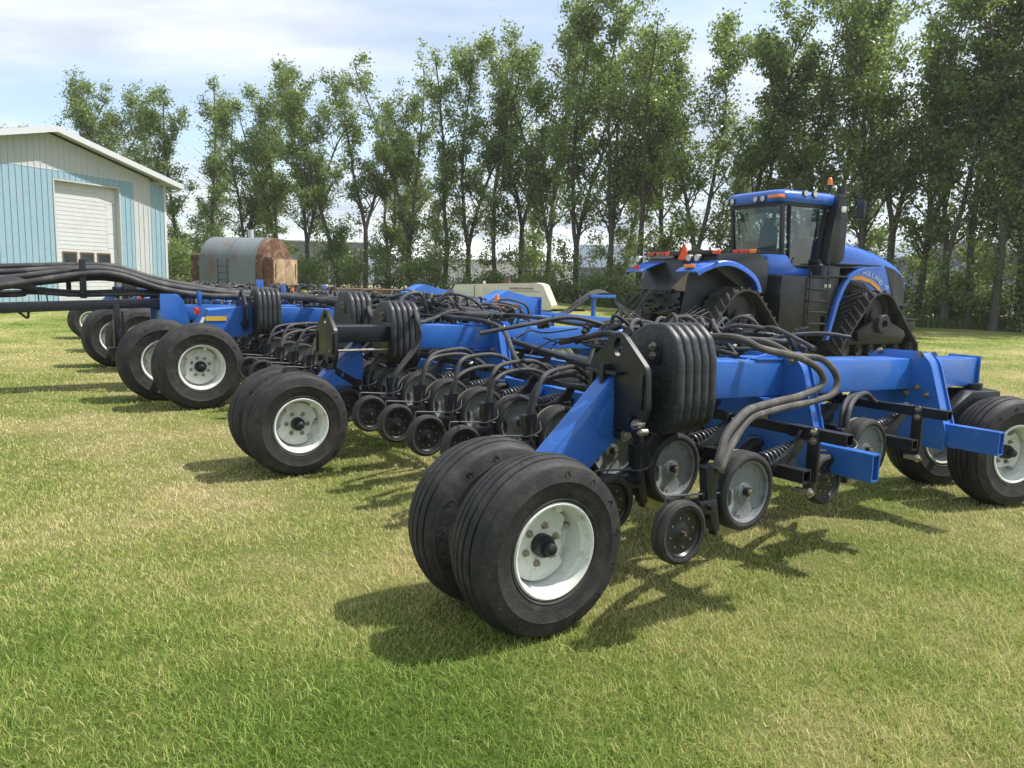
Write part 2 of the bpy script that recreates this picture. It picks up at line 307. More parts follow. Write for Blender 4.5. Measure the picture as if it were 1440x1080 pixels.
# numpy blade field
def vnoise(x, y, s, seed):
    r_ = np.random.RandomState(seed); T = r_.rand(256, 256)
    X = x / s; Y = y / s; i = np.floor(X).astype(int); j = np.floor(Y).astype(int); fx = X - i; fy = Y - j; fx = fx * fx * (3 - 2 * fx); fy = fy * fy * (3 - 2 * fy)
    q = lambda a, b: T[a % 256, b % 256]
    return (q(i, j) * (1 - fx) + q(i + 1, j) * fx) * (1 - fy) + (q(i, j + 1) * (1 - fx) + q(i + 1, j + 1) * fx) * fy
def blades(name, x, y, d, h, wd, lean, seed, m, **tags):
    r_ = np.random.RandomState(seed); n = len(x); a = r_.rand(n) * 2 * np.pi; la = r_.rand(n) * 2 * np.pi
    dx = np.cos(a); dy = np.sin(a); lx = np.cos(la) * lean * h; ly = np.sin(la) * lean * h
    z0 = .72 * np.clip((y - 20) / 24, 0, 1) ** 2 * (3 - 2 * np.clip((y - 20) / 24, 0, 1)) * np.clip((14 - x) / 18, 0, 1) ** 2 * (3 - 2 * np.clip((14 - x) / 18, 0, 1)) - .004
    V = np.empty((n, 5, 3), np.float32)
    for k, (t, ww) in enumerate(((0, 1), (0, -1), (.55, .8), (.55, -.8), (1, 0))):
        b = t ** 1.7
        V[:, k, 0] = x + dx * wd * ww * .5 + lx * b; V[:, k, 1] = y + dy * wd * ww * .5 + ly * b; V[:, k, 2] = z0 + h * (t - .35 * lean * t * t)
    base = np.arange(n)[:, None] * 5
    loops = np.concatenate([base + np.array([[0, 1, 3, 2]]), base + np.array([[2, 3, 4]])], 1).astype(np.int32).ravel()
    st = (np.arange(n)[:, None] * 7 + np.array([[0, 4]])).astype(np.int32).ravel(); tot = np.tile(np.array([4, 3], np.int32), n)
    me = bpy.data.meshes.new(name); me.vertices.add(n * 5); me.vertices.foreach_set('co', V.ravel()); me.loops.add(len(loops)); me.loops.foreach_set('vertex_index', loops)
    me.polygons.add(n * 2); me.polygons.foreach_set('loop_start', st); me.polygons.foreach_set('loop_total', tot); me.update(calc_edges=True)
    at = me.attributes.new('rnd', 'FLOAT', 'POINT'); at.data.foreach_set('value', np.repeat(r_.rand(n).astype(np.float32), 5))
    me.materials.append(m); me.shade_smooth(); o = bpy.data.objects.new(name, me); col.objects.link(o)
    for k, v in tags.items(): o[k] = v
    return o
rs = np.random.RandomState(3)
def sample(d0, d1, dens, ang=50):
    # dens(d) blades per m2; sample polar around camera
    n = 0; dd = np.linspace(d0, d1, 400); pdf = dens(dd) * dd; cum = np.cumsum(pdf) * (dd[1] - dd[0]) * 2 * R(ang); n = int(cum[-1])
    d = np.interp(rs.rand(n) * cum[-1], cum, dd); a = (rs.rand(n) * 2 - 1) * R(ang); return d * np.sin(a), d * np.cos(a), d
x, y, d = sample(1.0, 34, lambda d: 14000 * np.minimum(1, (3.6 / d)) ** 2.05)
cl = vnoise(x, y, .16, 5) * .6 + vnoise(x, y, .5, 6) * .4; keep = rs.rand(len(x)) < .45 + .9 * cl; x, y, d, cl = x[keep], y[keep], d[keep], cl[keep]
gm = np.clip((4.6 - y) / 2.2, 0, 1)
h = (.019 + .028 * cl + .022 * gm * vnoise(x, y, .3, 9)) * (.6 + .8 * rs.rand(len(x))); h = np.where(rs.rand(len(x)) < .012 * gm, h * 1.6, h)
wd = .0031 * np.maximum(1, d / 3.8) ** .95 * (.7 + .6 * rs.rand(len(x))); lean = .25 + rs.rand(len(x)) * .95
blades('grass', x, y, d, h, wd, lean, 11, mgb, kind='stuff', label='mown lawn of green and dry yellow grass blades', category='grass')
# ------------------------------------------------------------------ air seeder (drill), local axes: x = travel, y = across (away from the camera), z = up
DA = 34.7
seeder = thing('air_seeder', 'wide folding blue air seeder with rows of grey gauge wheels and black weights', 'air seeder', (.17, 3.5, 0), R(DA))
def part_empty(name, parent, loc, rot=(0, 0, 0)):
    o = bpy.data.objects.new(name, None); col.objects.link(o); o.parent = parent; o.location = loc; o.rotation_euler = rot; o.empty_display_size = .1; return o
def tyre_profile(r, wd, rim, ribs=5):
    hw = wd / 2; p = []
    # from rim bead outer side (negative h = visible face) round tread to the other side
    side = [(rim, -hw * .62), (rim + .012, -hw * .80), (rim + .03, -hw * .9), (rim + .035, -hw * .93), (rim + .04, -hw * .91), (rim + (r - rim) * .35, -hw * .985), (rim + (r - rim) * .52, -hw), (rim + (r - rim) * .535, -hw * 1.012), (rim + (r - rim) * .56, -hw * 1.0), (rim + (r - rim) * .7, -hw * .975), (rim + (r - rim) * .84, -hw * .9), (r - .035, -hw * .78)]
    p += side
    tw = hw * .74; gn = ribs - 1
    def crown(h): return r - .028 * (h / tw) ** 2
    edges = [-tw + 2 * tw * i / ribs for i in range(ribs + 1)]
    for i in range(ribs):
        a, b = edges[i], edges[i + 1]; g_ = .006
        if i > 0: p.append((crown(a + g_), a + g_))
        else: p.append((crown(a), a))
        p.append((crown((a + b) / 2), (a + b) / 2))
        if i < ribs - 1:
            p.append((crown(b - g_), b - g_)); p.append((crown(b) - .013, b - g_ * .7)); p.append((crown(b) - .013, b + g_ * .7))
        else: p.append((crown(b), b))
    p += [(q, -h) for q, h in side[::-1]]
    return p
def make_wheel_meshes(r, wd, rim, bolts, caprad, zinc=False):
    hw = wd / 2
    t = MB().lathe(tyre_profile(r, wd, rim), n=72)
    # raised moulding marks on the visible sidewall
    rr = rim + (r - rim) * .67
    for i in range(14):
        if i in (4, 5, 6): continue
        a = 2 * math.pi * i / 14 + .1; e = Vector((math.cos(a), 0, math.sin(a))); f = Vector((-math.sin(a), 0, math.cos(a)))
        c = e * rr + Vector((0, -hw * .984, 0)); q = [c + e * .022, c + f * .015, c - e * .022, c - f * .015]
        for u_, v_ in zip(q, q[1:] + q[:1]): t.bar(u_, v_, .003, .0035, up=(0, 1, 0))
    t_main = t; t = MB(); r2 = rim + (r - rim) * .26
    for i in range(34):
        a = -2.4 + i * .045 + (.12 if i > 16 else 0); e = Vector((math.cos(a), 0, math.sin(a))); f = Vector((-math.sin(a), 0, math.cos(a))); c = e * (r2 + .018) + Vector((0, -hw * .958, 0))
        k = i % 5
        t.bar(c - e * .012, c + e * .012, .005, .003, up=(0, 1, 0))
        if k in (0, 2, 3): t.bar(c + e * .009, c + e * .009 + f * .009, .0035, .003, up=(0, 1, 0))
        if k in (1, 2): t.bar(c - e * .009, c - e * .009 + f * .009, .0035, .003, up=(0, 1, 0))
    t_main.merge(t, 1); t = t_main
    o = -hw * .86
    m = MB().lathe([(rim + .018, o + .012), (rim + .02, o - .002), (rim + .012, o - .008), (rim + .002, o - .004), (rim - .004, o + .01), (rim - .006, o + .04), (rim - .016, o + .055), (rim - .02, o + .12), (rim - .03, o + .155), (rim * .70, o + .165), (rim * .66, o + .135), (rim * .62, o + .118), (.02, o + .118)], n=56)
    m.lathe([(rim - .004, o + .02), (rim - .012, hw * .8), (rim + .016, hw * .86)], n=40)
    # bent plates bolted inside the dish, and the valve guard
    for a0 in (20, 200):
        m.prism([(rim * .60 * math.cos(R(a0 + t_)), rim * .60 * math.sin(R(a0 + t_))) for t_ in range(0, 131, 13)] + [(rim * .84 * math.cos(R(a0 + t_)), rim * .84 * math.sin(R(a0 + t_))) for t_ in range(120, 9, -13)], (0, o + .122, 0), (1, 0, 0), (0, 0, 1), .012, .002)
    m.prism([(-.018, 0), (.018, 0), (.026, .035), (-.026, .035)], (.05, o + .05, rim * .80), (1, 0, 0), (0, -.3, 1), .012)
    h = MB(); hb = rim * .42
    for i in range(bolts):
        a = 2 * math.pi * i / bolts + .3; h.bolt((hb * 1.02 * math.cos(a), o + .118, hb * 1.02 * math.sin(a)), (0, -1, 0), .0135, .018)
    c = MB().cyl((0, o + .12, 0), (0, o + .075, 0), rim * .26, 24).cyl((0, o + .075, 0), (0, o + .055, 0), rim * .26, 24, rim * .21)
    c.cyl((0, o + .06, 0), (0, o + .02, 0), caprad, 20, caprad * .9).cyl((0, o + .02, 0), (0, o + .010, 0), caprad * .9, 20, caprad * .5)
    vs = MB().tube([(rim * .72, o + .15, rim * .35), (rim * .74, o + .11, rim * .37), (rim * .7, o + .09, rim * .35)], .006, 6)
    return t, m, h, c, vs
_wm = {}
def wheel(kind, parent, loc, rot=(0, 0, 0), face=1):
    e = part_empty('flotation_wheel', parent, loc, (rot[0], rot[1] , rot[2]) if face > 0 else (rot[0], rot[1], rot[2] + math.pi))
    if kind not in _wm:
        a = dict(wing=(.44, .31, .215, 6, .032), big=(.535, .47, .26, 8, .04))[kind]
        t, m, h, c, vs = make_wheel_meshes(*a)
        _wm[kind] = [t.build('tyre', [M_tyre, M_decal], e, 40), m.merge(h).merge(vs).build('rim', [M_rim, M_steel], e, 30), c.build('hub_cap', M_steel if kind == 'big' and 0 else M_black, e, 40)]
    else:
        ry = rnd.random() * 6
        for o in _wm[kind]:
            c = o.copy(); col.objects.link(c); c.parent = e; c.rotation_euler = (0, ry, 0)
    return e
def stretch_tilt(u0, k):
    return lambda x, y, z: (x, y, z - k * (x - u0))
SEC = [0, 3.44, 7.0, 11.1, 14.7, 18.1]
# --- weights: five plates standing across the travel direction, stacked along it
def weight_plate(y0, z0):
    ol = rpoly([(-.24, -.02), (-.20, -.24), (-.10, -.285), (.12, -.285), (.215, -.22), (.235, -.1), (.225, .12), (.19, .235), (.11, .30), (-.02, .30), (-.12, .25), (-.235, .12)], .03, 3)
    b = MB(); k = len(ol); cx_ = sum(p[0] for p in ol) / k; cz_ = sum(p[1] for p in ol) / k; vs = []
    lay = [(-.028, .93), (-.026, .955), (-.02, .98), (-.01, .995), (0, 1), (.01, .995), (.02, .98), (.026, .955), (.028, .93)]
    for h_, s_ in lay: vs += [(h_, -(cx_ + (p[0] - cx_) * s_) + y0, cz_ + (p[1] - cz_) * s_ + z0) for p in ol]
    b.add(vs, [(i * k + j, i * k + (j + 1) % k, (i + 1) * k + (j + 1) % k, (i + 1) * k + j) for i in range(8) for j in range(k)] + [tuple(range(k)), tuple(range(9 * k - 1, 8 * k - 1, -1))])
    # recess frame and stamped panel
    return b
wp_first = None
def weights(u0, yc, zc, n=5, pitch=.0595, two_bolts=True, rear=True):
    global wp_first
    for i in range(n):
        if wp_first is None:
            b = weight_plate(0, 0)
            b.prism(rpoly([(-.12, .08), (-.01, .08), (-.01, .25), (-.08, .25), (-.12, .2)], .02), (-.0275, 0, 0), (0, 1, 0), (0, 0, 1), .004, .001)
            b.prism([(-.02, -.17), (.08, -.17), (.08, -.10), (-.02, -.10)], (-.0275, 0, 0), (0, 1, 0), (0, 0, 1), .004, .001)
            wp_first = b.build('suitcase_weight', M_iron, seeder, 50); o = wp_first
        else: o = wp_first.copy(); col.objects.link(o); o.parent = seeder
        o.location = (u0 + .027 + i * pitch, yc, zc); o.rotation_euler = (rnd.uniform(-.012, .012), 0, 0)
    b = MB()
    for z in (.13, .18): b.cyl((u0 - .03, yc - .04, zc + z), (u0 + n * pitch + .03, yc - .04, zc + z), .011, 10); b.bolt((u0 - .0, yc - .04, zc + z), (-1, 0, 0), .016, .02)
    b.build('weight_bolt', M_steel, seeder)
HOUSE = [(.0, .28), (.05, .255), (.215, .1), (.225, -.12), (.20, -.235), (-.20, -.235), (-.225, -.12), (-.215, .1), (-.05, .255)]
def house_plate(u, yc, zc, th=.03):
    b = MB(); ol = rpoly([(.0, .285), (.22, .09), (.235, -.12), (.17, -.25), (-.17, -.25), (-.235, -.12), (-.22, .09)], [.07, .03, .03, .03, .03, .03, .03], 4)
    # keyhole: slit plate built as outline with a hole bridged from the top
    cx, cz, rh = 0, .185, .042
    hole = [(cx + rh * math.cos(R(a)) * .8, cz + rh * math.sin(R(a)) * 1.2) for a in range(90, -271, -30)]
    top = max(range(len(ol)), key=lambda i: ol[i][1]); ol2 = ol[top:] + ol[:top + 1]
    b.prism([(p[0] + yc, p[1] + zc) for p in ol2[:-1]], (u, 0, 0), (0, 1, 0), (0, 0, 1), th, .003) if False else None
    bm = bmesh.new()
    vo = [bm.verts.new((u, p[0] + yc, p[1] + zc)) for p in ol]; vh = [bm.verts.new((u, p[0] + yc, p[1] + zc)) for p in hole[:-1]]
    es = [bm.edges.new((vo[i], vo[(i + 1) % len(vo)])) for i in range(len(vo))] + [bm.edges.new((vh[i], vh[(i + 1) % len(vh)])) for i in range(len(vh))]
    bmesh.ops.triangle_fill(bm, use_beauty=True, use_dissolve=False, edges=es)
    bad = [f for f in bm.faces if (Vector((f.calc_center_median().y - yc, f.calc_center_median().z - zc - cz)).length < rh * .5)]
    bmesh.ops.delete(bm, geom=bad, context='FACES')
    r_ = bmesh.ops.extrude_face_region(bm, geom=bm.faces[:]); bmesh.ops.translate(bm, verts=[v for v in r_['geom'] if isinstance(v, bmesh.types.BMVert)], vec=(th, 0, 0))
    bm.verts.index_update(); b.add([v.co.copy() for v in bm.verts], [[v.index for v in f.verts] for f in bm.faces]); bm.free()
    for s in (-1, 1):
        b.box((u - .012, yc + s * .19 - .012, zc - .12), (u, yc + s * .19 + .012, zc + .06), .004)
        b.cyl((u - .03, yc + s * .12, zc - .17), (u + .06, yc + s * .12, zc - .17), .028, 14)
    return b
def arm_mesh(yc, dz=0, wd=.17):
    poly = [(.62, 1.215), (.68, 1.20), (.70, .90), (.44, .70), (.18, .50), (.10, .38), (-.06, .36), (-.08, .52), (.08, .72)]
    b = MB().prism([(p[0], p[1] + dz) for p in poly], (0, yc, 0), (1, 0, 0), (0, 0, 1), wd, .012)
    for s in (-1, 1):  # raised weld plate on each face
        b.prism([(.66, 1.14), (.675, .93), (.55, .87), (.47, .92), (.52, 1.0)], (0, yc + s * (wd / 2 + .002), dz), (1, 0, 0), (0, 0, 1), .006, .002)
    return b
def axle(yc, r, half):
    return MB().cyl((0, yc - half, r), (0, yc + half, r), .035, 14)
def gusset(u, yc, th, strip=0):
    b = MB()
    pol = rpoly([(-.40, -.66), (-.40, -.51), (-.37, -.42), (-.25, -.03), (-.18, .035), (.18, .035), (.25, -.03), (.40, -.42), (.62, -.51), (.62, -.66)], [0, .03, .1, .05, .03, .03, .05, .1, .03, 0], 4)
    b.prism([(yc + p[0], 1.235 + p[1]) for p in pol], (u, 0, 0), (0, 1, 0), (0, 0, 1), th, .003)
    i0 = max(range(len(pol)), key=lambda i: -pol[i][0] * 10 + pol[i][1]); edge = [p for p in pol if p[0] < -.16 and p[1] > -.52 and p[1] < .03]; edge.sort(key=lambda p: p[1])
    if not strip: return b
    for a, c in zip(edge, edge[1:]):
        b.bar((u + strip / 2, yc + a[0] + .02, 1.235 + a[1]), (u + strip / 2, yc + c[0] + .02, 1.235 + c[1]), strip - th, .008, up=(0, -1, 0))
    return b
def lateral(u, y0, y1, z0, z1, wd=.076, hole=True):
    b = MB(); t = .009
    b.box((u - wd / 2, y0, z0), (u - wd / 2 + t, y1, z1)).box((u + wd / 2 - t, y0, z0), (u + wd / 2, y1, z1))
    b.box((u - wd / 2 + t, y0, z1 - t), (u + wd / 2 - t, y1, z1)).box((u - wd / 2 + t, y0, z0), (u + wd / 2 - t, y1, z0 + t)); return b
def sqtube(mb, u, z, y0, y1, s=.06, t=.006):
    h = s / 2
    mb.box((u - h, y0, z - h), (u - h + t, y1, z + h)).box((u + h - t, y0, z - h), (u + h, y1, z + h)).box((u - h + t, y0, z + h - t), (u + h - t, y1, z + h)).box((u - h + t, y0, z - h), (u + h - t, y1, z - h + t)); return mb
T1 = stretch_tilt(1.35, .030)
for si, ws in enumerate(SEC):
    big = si in (2, 3)
    bc = ws + .36                       # centre line of the fore-and-aft beam
    front = 4.66 if not big else 5.6
    if not big:
        wheel('wing', seeder, (.01, ws + .057, .43)); wheel('wing', seeder, (.01, ws + .49, .43))
        axle(ws + .31, .43, .22).build('axle', M_black, seeder)
        arm_mesh(ws + .275, -.125 if si == 1 else 0, .115).build('support_arm', M_blue, seeder)
    else:
        wheel('big', seeder, (.05, ws + .20, .52)); wheel('big', seeder, (-.22, ws + 1.05, .52))
        MB().cyl((-.05, ws + .2, .52), (-.2, ws + 1.05, .52), .05, 12).build('axle', M_black, seeder)
        b = MB().prism([(.62, 1.25), (.98, 1.22), (.98, .94), (.55, .88), (.1, .8), (-.12, .60), (-.2, .80), (.05, .98), (.17, 1.22)], (0, bc - .02, 0), (1, 0, 0), (0, 0, 1), .28, .02)
        b.build('support_arm', M_blue, seeder)
        MB().box((.15, bc - .168, 1.075), (.40, bc - .163, 1.13)).build('yellow_reflector', M_yel, seeder)
        MB().bar((.0, bc - .165, .86), (.13, bc - .165, 1.12), .004, .035, up=(1, 0, 0)).build('cream_decal', M_rim, seeder)
        MB().box((.02, bc - .24, 1.16), (.06, bc - .10, 1.24), .008).build('tail_lamp', M_red, seeder)
    # main beam
    b = MB().box(((.66 if si != 1 else .96) if not big else .9, bc - .11, 1.005), (front, bc + .11, 1.235), .016)
    b.box((front, bc - .13, .98), (front + .014, bc + .13, 1.25), .003)
    b.prism([(1.75, 0), (2.02, .05), (2.3, .05), (2.35, 0)], (0, bc - .06, 1.235), (1, 0, 0), (0, 0, 1), .02, .002)
    b.box((1.8, bc - .115, 1.237), (2.1, bc + .115, 1.247)).box((1.85, bc - .14, .992), (2.2, bc + .14, 1.004))
    b.tilt(T1).build('main_beam', M_blue, seeder)
    # house plate, weights
    if si == 1:
        hu, hy = .33, ws + .22
        house_plate(hu, hy, 1.12).build('lock_plate', M_black, seeder)
        MB().box((hu + .03, hy - .17, 1.10), (.87, hy + .10, 1.24), .006).build('lock_arm', M_black, seeder)
        MB().cyl((hu - .02, hy - .15, 1.03), (.87, hy - .15, 1.03), .013, 10).build('lock_rod', M_steel, seeder)
        MB().box((.86, hy - .22, .98), (.88, hy + .15, 1.27), .004).build('lock_arm_flange', M_black, seeder)
        MB().bar((.30, ws + .24, .92), (.62, ws + .22, .72), .03, .06, bev=.004).cyl((.62, ws + .20, .72), (.62, ws + .30, .72), .04, 14).build('lock_brace', M_black, seeder)
        weights(.91, ws + .32, 1.155)
        weights(.84, ws + 1.08, 1.22, 4)
    elif not big:
        house_plate(.60, ws + .20, 1.16).build('lock_plate', M_black, seeder)
        MB().box((.63, ws + .08, 1.12), (.73, ws + .32, 1.2), .004).box((.545, ws + .25, 1.12), (.6, ws + .275, 1.25), .003).box((.555, ws + .16, 1.2), (.6, ws + .40, 1.22), .003).build('plate_spacer', M_black, seeder)
        MB().cyl((.62, ws + .02, .965), (.575, ws + .02, .965), .026, 16).bolt((.575, ws + .02, .965), (-1, 0, 0), .018).bolt((.585, ws - .015, .93), (-1, 0, 0), .014).cyl((.62, ws - .015, .93), (.58, ws - .015, .93), .018, 12).build('plate_bolt', M_steel, seeder)
        MB().cyl((.64, bc - .2, .88), (.64, bc + .12, .88), .032, 16).build('pivot_pin', M_black, seeder)
        MB().bolt((.64, bc - .2, .88), (0, -1, 0), .026, .02).build('pivot_bolt', M_steel, seeder)
        weights(.76, ws + .14, 1.175)
    else:
        house_plate(.60, ws + .28, 1.20).build('lock_plate', M_black, seeder)
        weights(.72, ws + .16, 1.19)
    # gussets and lateral tool bars
    for k, (u, zt) in enumerate(((2.12, 0), (3.7, -.02))):
        gb = gusset(u - .045, bc, .014, .09) if k == 0 else gusset(u - .07, bc, .014, .14)
        g2 = gusset(u + (.07 if k else .045), bc, .014); gb.add(g2.v, g2.f)
        gb.tilt(lambda x, y, z: (x, y, z - (.02 if x < 3 else .055)))
        bb = MB(); zz = 1.215 if k == 0 else 1.17
        for dy_, dz_ in (((-.17, .0), (-.17, -.23)) if k == 0 else ((-.17, .035), (-.17, -.21), (-.24, -.26), (-.09, -.26), (.15, .035))):
            bb.bolt((u - (.052 if k == 0 else .077), bc + dy_, zz + dz_), (-1, 0, 0), .019, .022)
        if k: bb.bolt((u + .077, bc - .19, zz + .03), (1, 0, 0), .019, .02)
        gb.merge(bb).build('gusset_plate', [M_blue, M_steel], seeder)
        y0 = -.39 if si == 0 else ws - .5; y1 = ws + (SEC[si + 1] - ws - .56 if si < 5 else .9)
        z0, z1 = (.56, .725) if k == 0 else (.545, .71)
        lateral(u, y0, y1, z0, z1).build('tool_bar', M_blue, seeder)
        if si < 5:
            MB().cyl((u, y1 - .06, z1 + .05), (u, y1 + .12, z1 + .05), .04, 14).box((u - .09, y1 - .1, z0 - .02), (u - .062, y1 + .16, z1 + .1), .004).box((u + .062, y1 - .1, z0 - .02), (u + .09, y1 + .16, z1 + .1), .004).build('fold_hinge', M_blue, seeder)
    # rock shafts / hold-down bars
    y0 = -.56 if si == 0 else ws - .5; y1 = ws + (SEC[si + 1] - ws - .6 if si < 5 else .9)
    for u, z, ye in ((1.55, .895, y0), (2.95, .885, y0 + .18)):
        b = MB(); sqtube(b, u, z, ye, ye + .35, .062); b.box((u - .012, ye + .17, z - .03), (u + .012, y1, z + .03), .003)
        sqtube(b, u, z - .0, ye + .35, y1, .05)
        b.box((u - .045, ye + .15, z - .26), (u - .02, ye + .22, z + .04), .008)
        hb_ = b
        b = MB(); sqtube(b, u - .2, z - .19, ye + .10, y1, .068, .007); b.build('row_mount_tube', M_black, seeder)
        b = MB()
        for dz_ in (.02, -.03): b.bolt((u - .045, ye + .18, z + dz_), (-1, 0, 0), .016, .02)
        b.cyl((u - .20, ye + .08, z - .27), (u - .20, ye + .16, z - .27), .018, 12); b.bolt((u - .20, ye + .08, z - .27), (0, -1, 0), .02, .016); hb_.merge(b).build('hold_down_bar', [M_black, M_steel], seeder)
    # inner blue body panels under the beam, around hinge
    if si < 4 and si != 2:
        MB().prism(rpoly([(0, 0), (.62, 0), (.62, .38), (.34, .46), (.08, .5), (0, .42)], [.02, .02, .1, .1, .1, .02]), (2.35, ws + .8, .68), (.0, 1, 0), (0, 0, 1), .04, .004).box((2.35, ws + .62, .98), (3.5, ws + .86, 1.04), .01).build('hinge_panel', M_blue, seeder)
# warning decal on the near gusset
b = MB(); b.box((2.045, .325, .80), (2.047, .475, .86)); b.build('warning_decal', M_yel, seeder)
b = MB()
for yy in (.362, .438):
    q = [(2.044, yy - .024, .81), (2.044, yy + .024, .81), (2.044, yy, .85)]
    for a, c in zip(q, q[1:] + q[:1]): b.bar(a, c, .002, .004, up=(1, 0, 0))
b.box((2.042, .399, .802), (2.045, .401, .858)); b.build('warning_symbol', M_decal, seeder)
# --- castor wheels in front of the sections
for si, ws in enumerate(SEC):
    fx = 4.42 if si in (0, 1, 4, 5) else 5.4
    e = part_empty('castor_assembly', seeder, (fx + .18, ws + .24, 0), (0, 0, R(-17)))
    _save = wheel('wing', e, (0, -.32, .43)); wheel('wing', e, (0, .34, .43))
    for o in list(e.children):   # keep wheel pieces one level below the assembly
        for c in list(o.children):
            m_ = Matrix.Translation(o.location) @ c.matrix_basis; c.parent = e; c.matrix_basis = m_
        bpy.data.objects.remove(o)
    b = MB().cyl((0, -.40, .43), (0, .42, .43), .035, 12).prism([(-.10, .36), (.10, .36), (.2, .62), (.16, .88), (-.14, .88), (-.40, .70), (-.42, .55), (-.2, .5)], (0, 0, 0), (1, 0, 0), (0, 0, 1), .26, .03)
    b.cyl((0, 0, .85), (0, 0, .93), .07, 20); b.build('castor_fork', M_black, e)
# --- row openers
OP = {}
def opener_parts():
    root = MB()   # arm casting
    root.prism(rpoly([(.02, .03), (.58, .10), (.58, .03), (.10, -.05), (-.12, -.10), (-.16, -.04), (-.06, .04)], .02), (0, .16, 0), (1, 0, 0), (0, 0, 1), .03, .004)
    root.prism(rpoly([(.50, .26), (.55, .27), (.56, .22), (.50, .14), (.38, .08), (.26, .06), (.24, .10), (.36, .13), (.46, .19)], .02), (0, .08, 0), (1, 0, 0), (0, 0, 1), .022, .004)
    root.prism(rpoly([(-.325, .17), (-.225, .17), (-.245, .04), (-.235, -.02), (-.20, -.17), (-.24, -.17), (-.30, -.02)], .015), (0, .03, 0), (1, 0, 0), (0, 0, 1), .05, .004)
    root.prism(rpoly([(-.10, .02), (-.10, -.06), (-.30, -.12), (-.52, -.14), (-.52, -.09), (-.34, -.03), (-.22, .05)], .02), (0, .04, 0), (1, 0, 0), (0, 0, 1), .022, .003)
    root.box((-.36, .0, -.07), (-.24, .07, .0), .01).cyl((-.30, -.03, -.03), (-.30, .1, -.03), .014, 8)
    root.bar((-.33, .03, .02), (-.22, .03, .06), .03, .03, bev=.004).bar((-.40, .01, -.06), (-.30, .02, -.01), .02, .04, bev=.004)
    root.coil((-.36, .08, -.09), (-.22, .08, -.03), .018, .004, 5, 5)
    root.box((-.23, .01, -.19), (-.21, .05, -.14), .004)
    root.cyl((.0, .0, 0), (0, .17, 0), .022, 12).cyl((.50, .05, .225), (.56, .05, .235), .02, 10)
    OP['arm'] = root
    gt = MB().lathe([(.162, .004), (.172, -.002), (.185, .0), (.197, .008), (.203, .03), (.200, .045), (.2035, .06), (.203, .09), (.195, .105), (.17, .11), (.162, .10), (.158, .05)], n=44, close=True); OP['gauge_tyre'] = gt
    gd = MB().lathe([(.164, .012), (.158, .006), (.150, .012), (.147, .03), (.135, .036), (.07, .038), (.066, .034), (.055, .034), (.05, .028), (.03, .026), (.0, .026)], n=40)
    OP['gauge_disc'] = gd
    gb = MB()
    for i in range(7): a = 2 * math.pi * i / 7; gb.cyl((.128 * math.cos(a), .037, .128 * math.sin(a)), (.128 * math.cos(a), .03, .128 * math.sin(a)), .0055, 6)
    for i in range(4): a = 2 * math.pi * i / 4 + .5; gb.bolt((.034 * math.cos(a), .03, .034 * math.sin(a)), (0, -1, 0), .006, .008)
    gb.cyl((0, .03, 0), (0, -.008, 0), .016, 12).cyl((0, -.005, 0), (0, -.014, 0), .011, 6); OP['hub_bolt'] = gb
    OP['seed_disc'] = MB().lathe([(.03, .125), (.225, .135), (.228, .1365), (.225, .138), (.03, .142)], (.02, 0, -.035), n=40)
    ct = MB().lathe([(.118, .005), (.135, 0), (.150, .008), (.155, .022), (.150, .034), (.144, .038), (.150, .042), (.155, .055), (.150, .07), (.13, .078), (.118, .07)], (-.49, -.03, -.125), n=36, close=True); OP['closing_tyre'] = ct
    cdm = MB().lathe([(.12, .012), (.112, .01), (.104, .022), (.06, .026), (.04, .018), (.018, .016), (.0, .016)], (-.49, -.03, -.125), n=32); OP['closing_disc'] = cdm
    cb_ = MB()
    for i in range(8): a = 2 * math.pi * i / 8 + .2; cb_.cyl((-.49 + .075 * math.cos(a), -.004, -.125 + .075 * math.sin(a)), (-.49 + .075 * math.cos(a), -.012, -.125 + .075 * math.sin(a)), .0055, 6)
    cb_.cyl((-.49, -.01, -.125), (-.49, -.038, -.125), .010, 10); OP['closing_bolt'] = cb_
    OP['spring'] = MB().coil((.24, .13, .11), (.50, .13, .145), .034, .0075, 8, 7)
    OP['spring_rod'] = MB().cyl((.15, .13, .095), (.54, .13, .15), .012, 8).cyl((.49, .13, .144), (.52, .13, .148), .042, 14)
    OP['depth_rod'] = MB().tube([(-.20, .02, .02), (-.45, .02, .045), (-.56, .02, .055), (-.575, .02, .045), (-.58, .02, .01)], .0055, 6, 2)
opener_parts()
MAP = dict(gauge_tyre=('gauge_tyre', M_tyre), gauge_disc=('gauge_wheel_disc', M_grey), seed_disc=('seed_disc', M_blade), closing_tyre=('closing_tyre', M_tyre), closing_disc=('closing_wheel_disc', M_black), spring=('coil_spring', M_spring), spring_rod=('spring_rod', M_black), depth_rod=('depth_rod', M_spring))
op0 = OP['arm'].build('row_opener', M_black, seeder, 40)
OP['gauge_disc'].merge(OP['hub_bolt']); OP['closing_disc'].merge(OP['closing_bolt'])
for k, (nm, mt) in MAP.items(): OP[k].build(nm, [mt, M_steel] if k in ('gauge_disc', 'closing_disc') else mt, op0, 40)
def hose_pair(pts_list, r, mt, parent, rib=.05):
    b = MB()
    for p in pts_list: b.tube(p, r, 10, 10, rib)
    return b.build('seed_hose', mt, parent)
ops = []
for rk, (u0, w0) in enumerate(((1.01, -.37), (2.52, -.12))):
    for k in range(38):
        wv = w0 + .5 * k
        if wv > 18.6: break
        o = op0 if (rk == 0 and k == 0) else dup(op0, seeder)
        o.location = (u0, wv, .655 + rnd.uniform(-.008, .008)); o.parent = seeder; ops.append((o, rk, k, u0, wv))
